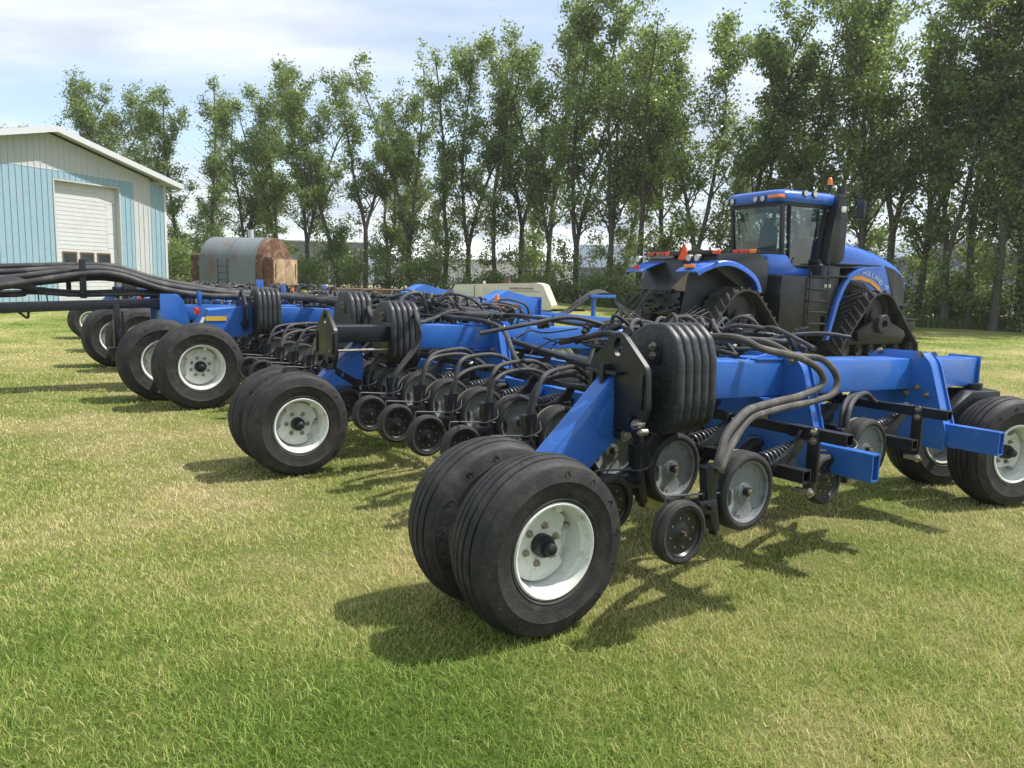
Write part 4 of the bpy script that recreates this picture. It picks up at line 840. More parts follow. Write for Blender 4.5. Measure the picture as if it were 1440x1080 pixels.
e = part_empty('beacon', tractor, (.62, -.78, 3.95)); MB().cyl((0, 0, 0), (0, 0, .17), .035, 12).cyl((0, 0, .15), (0, 0, .19), .07, 16).build('beacon_stand', M_black, e); MB().cyl((0, 0, .19), (0, 0, .33), .065, 18, .05).cyl((0, 0, .33), (0, 0, .37), .05, 18, .02).build('amber_lens', M_amber, e)
e = part_empty('mirror', tractor, (.85, -.9, 3.8)); MB().bar((0, 0, .02), (.05, -.62, .08), .03, .03, bev=.004).cyl((.05, -.6, .08), (.05, -.6, -.05), .012, 8).box((.0, -.72, -.48), (.09, -.50, -.05), .03).build('mirror_arm', M_black, e); MB().box((-.004, -.70, -.45), (.0, -.52, -.08)).build('mirror_glass', mat('mirror', (.12, .13, .14), .08, metal=.6), e)
# exhaust / air filter on the right side
MB().prism(rpoly([(.36, 2.25), (.60, 2.18), (.92, 2.35), (.95, 3.4), (.80, 3.9), (.66, 3.9), (.50, 3.3)], .05), (0, -.98, 0), (1, 0, 0), (0, 0, 1), .26, .03).cyl((.9, -.86, 3.4), (.95, -.86, 4.12), .11, 18).box((.2, -1.0, 2.2), (.75, -.8, 2.35), .03).build('exhaust_housing', M_black, tractor)
MB().box((.70, -1.12, 3.48), (.86, -1.113, 3.62), .003).cyl((.30, -1.0, 2.2), (.30, -1.02, 2.2), .05, 12).build('housing_fitting', M_rim, tractor)
MB().tube([(-.96, .62, 3.5), (-.99, .55, 3.3), (-.98, .45, 3.0)], .012, 6).tube([(-.96, .62, 3.5), (-.98, .7, 3.2), (-.96, .72, 2.8)], .01, 6).build('wiper', M_black, tractor)
# interior
e = part_empty('operator_seat', tractor, (-.15, 0, 2.1)); MB().box((-.28, -.27, .3), (.28, .27, .48), .06).box((-.40, -.25, .45), (-.24, .25, 1.05), .07).box((-.38, -.14, 1.05), (-.28, .14, 1.25), .05).cyl((0, 0, 0), (0, 0, .3), .12, 12).build('seat_cushion', M_seat, e); MB().box((-.2, -.48, .5), (.35, -.34, .62), .03).build('armrest', M_glassdark, e)
MB().box((.55, -.25, 2.1), (.75, .25, 2.9), .05).cyl((.55, 0, 2.9), (.42, 0, 3.0), .03, 8).lathe([(.19, -.01), (.2, 0), (.19, .01)], (.40, 0, 3.0), (-.8, 0, .6), 24, True).box((.45, -.62, 2.9), (.5, -.42, 3.1), .02).cyl((.47, -.6, 3.1), (.47, -.62, 3.55), .02, 8).box((.05, -.78, 3.1), (.16, -.70, 3.32), .02).build('dashboard', M_glassdark, tractor)
MB().box((-.9, -.8, 2.0), (.9, .8, 2.1), .01).build('cab_floor', M_glassdark, tractor)
# hood, lofted
secs = [(.88, 2.86, .66), (1.4, 2.86, .68), (2.0, 2.78, .68), (2.6, 2.66, .66), (3.1, 2.52, .63), (3.5, 2.37, .59), (3.8, 2.2, .54), (3.98, 1.98, .50), (4.04, 1.6, .47), (4.02, 1.2, .45)]
def hsec(x, zt, hw, zb=1.35):
    zb = min(zb, zt - .1); p = []
    for t in range(0, 91, 15): p.append((x, -hw * (math.cos(R(t)) ** .45 if t < 90 else 0), zb + (zt - zb) * (.72 + .28 * math.sin(R(t)) ** .8)))
    q = [(x, -hw * .96, zb)] + p; return q + [(a, -b_, c_) for a, b_, c_ in q[:-1][::-1]]
b = MB(); k = len(hsec(0, 1, 1)); vs = [v for s_ in secs for v in hsec(*s_)]
b.add(vs, [(i * k + j, i * k + j + 1, (i + 1) * k + j + 1, (i + 1) * k + j) for i in range(len(secs) - 1) for j in range(k - 1)] + [tuple(range(k)), tuple(range(len(vs) - 1, len(vs) - k - 1, -1))])
b.build('hood', M_tblue, tractor, 45)
# black nose side screens, grille slats, decals on the hood side
def hy(x): return -(np.interp(x, [s_[0] for s_ in secs], [s_[2] for s_ in secs]) + .004)
def patch(poly, off, m, name, th=.01):
    b = MB(); vs = [(x, hy(x) - off, z) for x, z in poly]; b.add(vs + [(x_, y_ + th, z_) for x_, y_, z_ in vs], [tuple(range(len(vs)))] + [(i, (i + 1) % len(vs), (i + 1) % len(vs) + len(vs), i + len(vs)) for i in range(len(vs))]); return b.build(name, m, tractor, 0)
patch([(2.99, 2.28), (3.4, 2.2), (3.72, 2.06), (3.9, 1.9), (4.0, 1.6), (4.02, 1.25), (3.6, 1.25), (3.39, 1.6)], .004, M_glassdark, 'nose_screen')
patch([(1.0, 1.5), (1.0, 1.95), (1.6, 1.9), (2.2, 1.82), (2.7, 1.5)], .003, M_black, 'side_screen')
b = MB()
for i in range(9):
    x = 1.35 + i * .13; z1 = 1.87 - .022 * i; b.bar((x, hy(x) - .006, 1.55), (x - .14, hy(x) - .006, z1), .008, .03, up=(0, 1, 0))
b.build('grille_slats', M_tank, tractor)
sw = [(1.6, 2.0), (2.1, 2.0), (2.5, 1.92), (2.8, 1.76), (2.98, 1.55), (2.86, 1.55), (2.66, 1.72), (2.42, 1.83), (2.05, 1.9), (1.6, 1.9)]
patch(sw, .006, M_orange, 'gold_stripe')
b = MB(); word = 'NEW HOLLAND'; path = smooth2([(1.62, 2.10), (1.9, 2.13), (2.2, 2.12), (2.5, 2.06), (2.75, 1.94), (3.0, 1.76)], 8); cum = [0]
for a, c in zip(path, path[1:]): cum.append(cum[-1] + math.dist(a, c))
for i, ch in enumerate(word):
    if ch == ' ': continue
    s_ = .02 + i * .118; x = float(np.interp(s_, cum, [p[0] for p in path])); z = float(np.interp(s_, cum, [p[1] for p in path])); x2 = float(np.interp(s_ + .08, cum, [p[0] for p in path])); z2 = float(np.interp(s_ + .08, cum, [p[1] for p in path])); a = math.atan2(z2 - z, x2 - x)
    m_ = Matrix(((math.cos(a), -math.sin(a), 0, x), (0, 0, -1, hy(x) - .012), (math.sin(a), math.cos(a), 0, z - .09), (0, 0, 0, 1)))
    text_mesh(b, ch, .16, m_, .003)
b.build('hood_lettering', M_text, tractor, 0)
b = MB(); m_ = Matrix(((1, 0, 0, 3.0), (0, 0, -1, hy(3.0) - .012), (0, 1, 0, 1.66), (0, 0, 0, 1))); text_mesh(b, 'T9', .16, m_, .003); b.build('hood_number', M_text, tractor, 0)
# rear lights, sign, hoses
MB().box((-3.1, -2.45, 2.36), (-3.02, -1.0, 2.41), .008).box((-3.1, .2, 2.36), (-3.02, 1.5, 2.41), .008).box((-3.12, -1.0, 2.34), (-2.9, .5, 2.44), .02).build('light_bar', M_black, tractor)
for y0_, y1_, m_, nm in ((-2.42, -2.25, M_amber, 'amber_lamp'), (-2.22, -1.95, M_red, 'red_lamp'), (-1.92, -1.75, M_red, 'red_lamp'), (-1.35, -1.1, M_smv, 'orange_marker'), (.42, .60, M_smv, 'orange_marker'), (.64, .95, M_red, 'red_lamp'), (1.05, 1.3, M_red, 'red_lamp')): MB().box((-3.13, y0_, 2.35), (-3.09, y1_, 2.43), .008).build(nm, m_, tractor)
b = MB().prism(rpoly([(-.21, 0), (.21, 0), (.0, .37)], [.05, .05, .05]), (-3.14, -.13, 2.24), (0, 1, 0), (0, 0, 1), .008).build('warning_triangle', M_smv, tractor)
b = MB(); q = rpoly([(-.22, -.01), (.22, -.01), (.0, .39)], .05)
for a, c in zip(q, q[1:] + q[:1]): b.bar((-3.146, -.13 + a[0], 2.24 + a[1]), (-3.146, -.13 + c[0], 2.24 + c[1]), .004, .028, up=(1, 0, 0))
b.build('triangle_border', M_red, tractor)
for y in (-1.0, -.72, 1.2): e = part_empty('fender_lamp', tractor, (-3.45, y, 2.26)); MB().cyl((0, 0, 0), (-.03, 0, 0), .075, 16).build('work_lamp', M_lamp, e); MB().cyl((.05, 0, 0), (0, 0, 0), .085, 16).cyl((.02, 0, -.14), (.02, 0, 0), .015, 8).build('lamp_housing', M_black, e)
MB().box((-3.7, -1.15, 2.03), (-3.62, -.85, 2.11), .015).build('amber_lamp', M_amber, tractor); MB().box((-3.68, .95, 1.98), (-3.6, 1.1, 2.1), .015).build('red_lamp', M_red, tractor)
b = MB(); b2 = MB(); r_ = random.Random(5)
b2.box((-3.4, -.4, .95), (-3.15, .9, 1.5), .03)
for i in range(26): y = r_.uniform(-.45, .95); z = r_.uniform(.95, 1.5); b2.box((-3.5, y, z), (-3.4, y + r_.uniform(.05, .14), z + r_.uniform(.03, .1)), .01)
b2.build('remote_valves', M_black, tractor)
for i in range(12): y = r_.uniform(-.3, .9); b.tube([(-3.48, y, r_.uniform(1.2, 1.5)), (-3.75, y + .1, r_.uniform(1.3, 1.5)), (-3.95, y + .25, r_.uniform(1.0, 1.2)), (-4.2, y + .3, .75), (-4.6, .3 + r_.uniform(-.2, .2), .6)], .018, 8, 6)
b.build('rear_hose', M_bhose, tractor)
MB().box((4.05, -.55, .86), (4.6, .55, .90), .005).box((4.1, -.5, .6), (4.55, .5, .84), .03).build('front_step', M_black, tractor)
# ------------------------------------------------------------------ workshop on the left
M_sid_b = mat('blue_siding', (.26, .385, .46), .45, var=.05, dirt=(.32, .40, .44), dscale=1.5, dlo=.5, dhi=.75)
M_sid_w = mat('white_siding', (.48, .49, .495), .5, var=.04, dirt=(.38, .47, .4), dscale=1.2, dlo=.5, dhi=.8)
M_door = mat('white_door', (.57, .58, .58), .5, var=.03, dirt=(.5, .48, .42), dscale=2, dlo=.5, dhi=.8)
M_roof = mat('roof_metal', (.5, .52, .54), .4, var=.05)
M_trim = mat('white_trim', (.56, .57, .58), .5)
M_win = mat('dark_window', (.03, .04, .045), .08, spec=.8)
M_wood = mat('brown_frame', (.14, .08, .04), .6)
# gable wall runs from (near, left) to the far right corner
WC = Vector((-14.45, 32.2, 0)); G = Vector((.37, .929, 0)).normalized(); NV = Vector((G.y, -G.x, 0)); gzb = gz(-15, 30) - .02
shop = thing('workshop', 'light blue and white metal workshop with white overhead door under a shallow gable roof', 'building', (WC.x, WC.y, gzb), math.atan2(G.y, G.x))
# local axes: x along the wall (0 = right corner, negative towards the camera), y = into the building, z up
WD, EH, AP, DP = 10.2, 4.86, 1.2, 16
hw_ = WD / 2
def wall_top(x): return EH + AP * (1 - abs(x + hw_) / hw_)
DX0, DX1, DH = -4.92, -2.22, 4.48
def siding(x0, x1, z0, z1, m, name):
    b = MB(); x = x0; i = 0; p = .2286
    while x < x1 - 1e-3:
        xe = min(x + p, x1)
        za = z1(x) if callable(z1) else z1; zb_ = z1(xe) if callable(z1) else z1; z0a = z0(x) if callable(z0) else z0; z0b = z0(xe) if callable(z0) else z0
        # a raised rib on the left of every panel, flat pan on the right
        prof = [(x, 0), (x + .012, -.022), (x + .04, -.022), (x + .052, 0), (xe, 0)]
        vs = []
        for (px_, py_) in prof:
            px_ = min(px_, xe); f = (px_ - x) / (xe - x); vs += [(px_, py_, z0a + (z0b - z0a) * f), (px_, py_, za + (zb_ - za) * f)]
        b.add(vs, [(2 * k, 2 * k + 2, 2 * k + 3, 2 * k + 1) for k in range(4)]); x = xe
    return b.build(name, m, shop, 25)
BL = 4.84
siding(-WD, DX0 - .05, 0, lambda x: min(BL, wall_top(x)) - .02, M_sid_b, 'blue_siding')
siding(DX0 - .05, DX1 + .05, DH + .06, lambda x: BL - .02 if x < -1.9 else BL - .02, M_sid_b, 'blue_siding')
siding(DX1 + .05, -1.55, 0, lambda x: min(BL - .02, wall_top(x)), M_sid_b, 'blue_siding')
siding(-1.55, -.72, 0, lambda x: wall_top(x), M_sid_w, 'white_siding')
siding(-.72, -.05, 0, lambda x: wall_top(x) - .1, M_sid_b, 'blue_siding')
siding(-WD, -1.55, BL, wall_top, M_sid_w, 'gable_siding')
b = MB().box((-.05, -.03, 0), (.06, .1, EH), .004).box((-WD, .0, BL - .03), (-1.55, -.012, BL + .0)); b.build('corner_trim', M_trim, shop)
b = MB().box((-.02, .1, 0), (.0, DP, EH)).box((-WD, .1, 0), (-WD + .02, DP, EH)).box((-WD, DP, 0), (0, DP + .02, EH)).prism([(-WD, EH), (0, EH), (-hw_, EH + AP)], (0, DP, 0), (1, 0, 0), (0, 0, 1), .02)
b.build('side_walls', M_sid_b, shop)
for s in (-1, 1):
    b = MB(); a = Vector((-hw_, -.55, EH + AP + .12)); k = .48; e_ = Vector((-hw_ + s * (hw_ + k), -.55, EH - AP / hw_ * k + .12)); d = Vector((0, DP + 1.1, 0)); up = Vector((0, 0, .05))
    b.add([a, e_, e_ + d, a + d, a + up, e_ + up, e_ + d + up, a + d + up], [(0, 1, 2, 3), (4, 7, 6, 5), (0, 4, 5, 1), (1, 5, 6, 2), (2, 6, 7, 3), (3, 7, 4, 0)]); b.build('roof', M_roof, shop, 0)
    b = MB(); a2 = a + Vector((0, -.02, .07)); e2 = e_ + Vector((s * .01, -.02, .07)); dn = Vector((0, 0, -.2)); t_ = Vector((0, .04, 0))
    b.add([a2, e2, e2 + dn, a2 + dn, a2 + t_, e2 + t_, e2 + dn + t_, a2 + dn + t_], [(0, 1, 2, 3), (4, 7, 6, 5), (0, 4, 5, 1), (1, 5, 6, 2), (2, 6, 7, 3), (3, 7, 4, 0)]); b.build('fascia', M_trim, shop, 0)
    b = MB(); so = Vector((0, .02, -.04)); dd = Vector((0, .5, 0)); b.add([a + so, e_ + so, e_ + so + dd, a + so + dd], [(0, 1, 2, 3)]); b.build('soffit', M_trim, shop, 0)
    MB().box((e_.x - .02 * s, -.5, e_.z - .12), (e_.x + .1 * s, DP + .5, e_.z + .02), .01).build('gutter', M_trim, shop)
MB().tube([(.55, -.35, EH - .12), (.2, -.1, EH - .3), (.08, .05, EH - .45), (.08, .05, .2)], .04, 8, 3).build('downpipe', M_trim, shop)
dr = MB().box((DX0, .22, 0), (DX1, .28, DH)).build('overhead_door', M_door, shop, 0)
b = MB()
for i in range(29): b.box((DX0 + .02, .205, i * .15 + .01), (DX1 - .42, .22, i * .15 + .143), .003)
for i in range(8): b.box((DX1 - .42, .20, i * .55 + .01), (DX1, .22, i * .55 + .545), .003)
b.build('door_panels', M_door, dr, 0)
for i in range(3):
    x = DX0 + .35 + i * .72; f = MB().box((x, .19, 1.58), (x + .6, .205, 1.64)).box((x, .19, 1.96), (x + .6, .205, 2.02)).box((x, .19, 1.64), (x + .05, .205, 1.96)).box((x + .55, .19, 1.64), (x + .6, .205, 1.96)).build('door_window', M_wood, dr, 0)
    MB().box((x + .05, .198, 1.64), (x + .55, .203, 1.96)).build('pane', M_win, f, 0)
MB().box((DX1, -.03, 0), (DX1 + .05, .3, DH + .05)).box((DX0 - .05, -.03, 0), (DX0, .3, DH + .05)).box((DX0, -.03, DH), (DX1, .3, DH + .05)).build('door_frame', M_sid_w, shop)
# ------------------------------------------------------------------ helper: pixel column at a distance, on the ground
def at(px, Y, z=None):
    c_, s_ = math.cos(R(1.5)), math.sin(R(1.5)); X = (px - 720) / 1081 * Y * 1.0 * (1 / math.cos(0)); return Vector((X, Y, gz(X, Y) if z is None else z))
# ------------------------------------------------------------------ old boiler
M_boil = mat('boiler_grey', (.17, .195, .205), .6, var=.08, vscale=2, dirt=(.22, .1, .045), dscale=1.3, dlo=.56, dhi=.72, stretch=(1, 1, .6), bump=.1)
M_rust = mat('rust', (.115, .055, .033), .85, var=.3, vscale=5, dirt=(.3, .2, .13), dscale=4, dlo=.48, dhi=.7, bump=.3)
pb = at(346, 36); boil = thing('boiler', 'old grey riveted boiler with rusty end doors parked beside the workshop', 'boiler', pb, R(-14))
def bprof(s=1.0, k=14):   # arch section (y, z): straight sides, round top
    return [(-1.25 * s, .25)] + [(1.25 * s * math.cos(R(a)), 1.5 + 1.25 * s * math.sin(R(a))) for a in range(180, -1, -180 // k)] + [(1.25 * s, .25)]
def barrel(x0, x1, s=1.0):
    p = bprof(s); vs = [(x0, y, z) for y, z in p] + [(x1, y, z) for y, z in p]; k = len(p); return vs, [(i, (i + 1) % k, (i + 1) % k + k, i + k) for i in range(k)] + [tuple(range(k)), tuple(range(2 * k - 1, k - 1, -1))]
b = MB(); b.add(*barrel(-1.6, 1.25)); b.build('boiler_shell', M_boil, boil, 40)
b = MB(); b.add(*barrel(1.25, 1.6, .99)); b.build('smokebox', M_rust, boil, 40)
b = MB()
for x in (-1.55, -.1, 1.2): 
    for a in range(0, 181, 7): b.cyl((x, 1.25 * math.cos(R(a)), 1.5 + 1.25 * math.sin(R(a))), (x, 1.275 * math.cos(R(a)), 1.5 + 1.275 * math.sin(R(a))), .022, 6)
    for z in np.arange(.3, 1.5, .14): b.cyl((x, -1.25, z), (x, -1.275, z), .022, 6)
for x in np.arange(-1.3, 1.2, .28):
    for z in (.5, .85, 1.2, 1.55): b.cyl((x, -1.25, z), (x, -1.268, z), .016, 6)
b.build('rivets', M_boil, boil)
b = MB()
for x in (-.6, -.12): b.tube([(x, -1.3, .3), (x, -1.32, 1.6), (x, -1.24, 1.72), (x + .0, -1.2, 1.72)], .016, 6, 3)
for z in (.5, .8, 1.1, 1.4): b.cyl((-.6, -1.32, z), (-.12, -1.32, z), .014, 6)
b.build('ladder', M_glassdark, boil)
b = MB().box((1.6, -1.15, .55), (2.05, .95, 1.85), .04); b.build('end_box', M_rust, boil)
for s in (0, 1):
    d = MB().prism(rpoly([(-1.1 + s * 1.02, .62), (-.12 + s * 1.02, .62), (-.12 + s * 1.02, 1.78), (-1.1 + s * 1.02, 1.78)], .06), (2.08, 0, 0), (0, 1, 0), (0, 0, 1), .05, .01).build('end_door', mat('pale_rust', (.38, .27, .17), .85, var=.3, vscale=4, dirt=(.2, .07, .03), dscale=5, dlo=.5, dhi=.68), boil)
    MB().box((2.11, -1.0 + s * 1.7, .9), (2.13, -.94 + s * 1.7, 1.6)).build('hinge', M_rust, d)
MB().cyl((.2, .1, 2.7), (.2, .1, 3.1), .13, 12).build('flue', M_roof, boil); MB().box((1.3, -.5, .0), (1.9, .5, .4)).box((-1.5, -.9, 0), (-1.2, .9, .3)).box((.8, -.9, 0), (1.1, .9, .3)).build('cradle', M_rust, boil)
MB().box((-2.3, -.9, .3), (-1.6, .9, 1.9), .05).build('firebox', M_rust, boil)
# ------------------------------------------------------------------ towable compressor
M_cream = mat('cream_panel', (.62, .57, .46), .5, var=.04, dirt=(.42, .38, .3), dscale=3, dlo=.55, dhi=.75)
pc = at(706, 29.5); comp = thing('compressor', 'cream towable air compressor with sloping ends standing behind the blue seeder', 'compressor', pc, R(-12)); comp.scale = (1, 1, .86)
MB().prism(rpoly([(-1.9, .42), (-1.9, 1.05), (-1.75, 1.42), (1.35, 1.58), (1.6, 1.5), (1.95, .62), (1.9, .42)], .05), (0, 0, 0), (1, 0, 0), (0, 0, 1), 1.4, .03).build('canopy', M_cream, comp)
MB().box((-1.7, -.712, .6), (-1.1, -.70, 1.15), .004).build('side_vent', M_roof, comp)
b = MB(); text_mesh(b, 'INGERSOLLRAND', .115, Matrix(((1, 0, 0, .35), (0, 0, -1, -.71), (0, 1, 0, 1.28), (0, 0, 0, 1))), .004); b.build('lettering', M_decal, comp, 0)
MB().box((.1, -.715, 1.2), (1.5, -.705, 1.21)).box((-1.0, -.712, .5), (-.98, -.702, 1.4)).box((.98 - 1.0, -.712, .5), (0, -.702, 1.2)).build('panel_seam', M_decal, comp)
MB().cyl((.1, 0, 1.5), (.1, 0, 1.72), .12, 14).build('exhaust_stub', M_rust, comp); MB().cyl((-.8, 0, 1.4), (-.8, 0, 1.6), .05, 10).build('filler_cap', M_trim, comp)
for y in (-.75, .75): MB().lathe([(.0, -.08), (.16, -.09), (.18, -.1), (.32, -.09), (.34, 0), (.32, .09), (0, .09)], (-.1, y, .34), n=24).build('compressor_wheel', M_tyre, comp)
MB().box((-1.8, -.5, .35), (1.9, .5, .44), .01).bar((1.9, 0, .4), (3.1, 0, .45), .1, .1).build('undercarriage', M_black, comp)
# rusty steel deck lying behind
pf = at(560, 33); fl = thing('steel_deck', 'long low rusty steel deck behind the seeder, left of the cream compressor', 'steel deck', pf, R(-5))
MB().box((-3.4, -.9, .55), (2.6, .9, .72), .02).build('deck', M_rust, fl)
MB().box((-2.6, -.8, 0), (-2.3, .8, .55), .02).box((1.4, -.8, 0), (1.7, .8, .55), .02).build('support_block', M_rust, fl)
# ------------------------------------------------------------------ far buildings
def shed(name, label, px, Y, ln, dp, eh, ap, rz, wall, roof, doors=(), wins=(), gable_front=False):
    p = at(px, Y); t = thing(name, label, 'building', p, R(rz)); b = MB()
    if not gable_front:
        b.box((-ln / 2, 0, -.5), (ln / 2, dp, eh)); b.prism([(0, eh), (dp, eh), (dp / 2, eh + ap)], (0, 0, 0), (0, 1, 0), (0, 0, 1), ln - .02) ; b.build('wall', wall, t, 0)
        r_ = MB()
        for s in (0, 1):
            y0_ = -.4 if s == 0 else dp + .4; z0_ = eh - ap / (dp / 2) * .4 + .03; ym = dp / 2; zm = eh + ap + .03
            r_.add([(-ln / 2 - .3, y0_, z0_), (ln / 2 + .3, y0_, z0_), (ln / 2 + .3, ym, zm), (-ln / 2 - .3, ym, zm), (-ln / 2 - .3, y0_, z0_ + .12), (ln / 2 + .3, y0_, z0_ + .12), (ln / 2 + .3, ym, zm + .12), (-ln / 2 - .3, ym, zm + .12)], [(0, 1, 2, 3), (4, 7, 6, 5), (0, 4, 5, 1), (1, 5, 6, 2), (2, 6, 7, 3), (3, 7, 4, 0)])
        r_.build('roof', roof, t, 0)
    else:
        b.box((-ln / 2, 0, -.5), (ln / 2, dp, eh)); b.prism([(-ln / 2, eh), (ln / 2, eh), (0, eh + ap)], (0, dp / 2, 0), (1, 0, 0), (0, 0, 1), dp - .02); b.build('wall', wall, t, 0)
        r_ = MB()
        for s in (-1, 1):
            e_ = (s * (ln / 2 + .4), eh - ap / (ln / 2) * .4 + .03); m_ = (0, eh + ap + .03)
            r_.add([(e_[0], -.4, e_[1]), (m_[0], -.4, m_[1]), (m_[0], dp + .4, m_[1]), (e_[0], dp + .4, e_[1]), (e_[0], -.4, e_[1] + .15), (m_[0], -.4, m_[1] + .15), (m_[0], dp + .4, m_[1] + .15), (e_[0], dp + .4, e_[1] + .15)], [(0, 1, 2, 3), (4, 7, 6, 5), (0, 4, 5, 1), (1, 5, 6, 2), (2, 6, 7, 3), (3, 7, 4, 0)])
        r_.build('roof', roof, t, 0)
    for (x, w_, h_, m_) in doors: MB().box((x, -.06, 0), (x + w_, -.01, h_)).build('door', m_, t, 0)
    for (x, z, w_, h_) in wins: MB().box((x, -.05, z), (x + w_, -.01, z + h_)).build('window', M_win, t, 0)
    return t
M_gb = mat('grey_blue_wall', (.19, .23, .27), .6, var=.06); M_lg = mat('light_grey_wall', (.5, .54, .56), .6, var=.04); M_rw = mat('white_roof', (.78, .8, .82), .45); M_tan = mat('tan_wall', (.5, .42, .3), .7, var=.06); M_dg = mat('dark_slate_wall', (.11, .14, .18), .6, var=.08)
shed('long_shed', 'long pale grey shed with white metal roof seen between the tree trunks', 645, 84, 24, 12, 3.0, 2.0, -6, M_lg, M_rw, doors=((-6, 2.4, 2.4, M_gb), (2, 3, 2.6, M_trim)), wins=((-10, 1, 1.5, 1), (6.5, 1, 1.5, 1), (9, 1, 1.2, 1)))
t = shed('grey_garage', 'grey blue building with pointed cream framed doorway beyond the trees at left', 445, 78, 10, 12, 4.2, 1.2, 4, M_gb, M_lg)
q = [(1.2, 0), (1.2, 2.2), (2.2, 3.1), (3.2, 2.2), (3.2, 0)]
b = MB()
for a, c in zip(q, q[1:]): b.bar((a[0], -.1, a[1]), (c[0], -.1, c[1]), .16, .34, up=(0, 1, 0))
b.build('door_surround', M_cream, t)
shed('grain_tower', 'tall narrow tan building rising behind the trees above the cream compressor', 745, 96, 5.5, 6, 5.2, .6, 0, M_tan, M_tan)
shed('dark_barn', 'dark slate roofed barn mostly hidden behind the trees left of the tractor', 840, 88, 16, 12, 3.2, 2.6, -4, M_dg, M_dg)
shed('blue_grey_barn', 'slate blue barn with white door beyond the tree trunks at right of the tractor', 1352, 60, 13.5, 14, 3.6, 1.9, -8, M_dg, M_gb, doors=((-1.9, 1.5, 2.6, M_trim), (2.6, 3, .9, M_lg)), gable_front=True)
# ------------------------------------------------------------------ trees
M_bark = mat('bark', (.085, .075, .062), .9, var=.35, vscale=6, stretch=(3, 3, .6), bump=.6, bscale=14)
def leafmat(name, c0, c1, c2):
    m = bpy.data.materials.new(name); m.use_nodes = True; t = m.node_tree; n = t.nodes; l = t.links; b = n['Principled BSDF']
    at_ = n.new('ShaderNodeAttribute'); at_.attribute_name = 'rnd'; oi = n.new('ShaderNodeObjectInfo')
    ad_ = n.new('ShaderNodeMath'); ad_.operation = 'MULTIPLY_ADD'; l.new(oi.outputs['Random'], ad_.inputs[0]); ad_.inputs[1].default_value = .3; l.new(at_.outputs['Fac'], ad_.inputs[2])
    r = n.new('ShaderNodeValToRGB'); e = r.color_ramp.elements; e[0].position = .1; e[0].color = (*c0, 1); e[1].position = 1.15 if 0 else 1.0; e[1].color = (*c2, 1); q = e.new(.6); q.color = (*c1, 1); l.new(ad_.outputs[0], r.inputs[0])
    l.new(r.outputs[0], b.inputs['Base Color']); b.inputs['Roughness'].default_value = .38; b.inputs['Specular IOR Level'].default_value = .6
    tr = n.new('ShaderNodeBsdfTranslucent'); mm = n.new('ShaderNodeMixRGB'); mm.blend_type = 'MULTIPLY'; mm.inputs[0].default_value = 1; mm.inputs[2].default_value = (1.25, 1.35, .7, 1); l.new(r.outputs[0], mm.inputs[1]); l.new(mm.outputs[0], tr.inputs[0])
    ms = n.new('ShaderNodeMixShader'); ms.inputs[0].default_value = .5; l.new(b.outputs[0], ms.inputs[1]); l.new(tr.outputs[0], ms.inputs[2]); l.new(ms.outputs[0], n['Material Output'].inputs[0]); return m
M_leaf = leafmat('poplar_leaf', (.12, .155, .06), (.185, .24, .09), (.26, .31, .13))
def leaves(name, P, size, m, seed, parent=None, **tags):
    r_ = np.random.RandomState(seed); P = np.asarray(P, np.float32); n = len(P)
    u = r_.randn(n, 3); u /= np.linalg.norm(u, axis=1)[:, None]; v = np.cross(u, r_.randn(n, 3)); v /= np.linalg.norm(v, axis=1)[:, None]
    s = (size * (.6 + .8 * r_.rand(n)))[:, None]
    V = np.stack([P - u * s, P + v * s * .62, P + u * s, P - v * s * .62], 1).astype(np.float32)
    me = bpy.data.meshes.new(name); me.vertices.add(n * 4); me.vertices.foreach_set('co', V.ravel()); me.loops.add(n * 4); me.loops.foreach_set('vertex_index', np.arange(n * 4, dtype=np.int32))
    me.polygons.add(n); me.polygons.foreach_set('loop_start', np.arange(n, dtype=np.int32) * 4); me.polygons.foreach_set('loop_total', np.full(n, 4, np.int32)); me.update(calc_edges=True)
    a = me.attributes.new('rnd', 'FLOAT', 'POINT'); a.data.foreach_set('value', np.repeat((r_.rand(n) * .7).astype(np.float32), 4)); me.materials.append(m)
    o = bpy.data.objects.new(name, me); col.objects.link(o)
    if parent: o.parent = parent
    for k_, v_ in tags.items(): o[k_] = v_
    return o
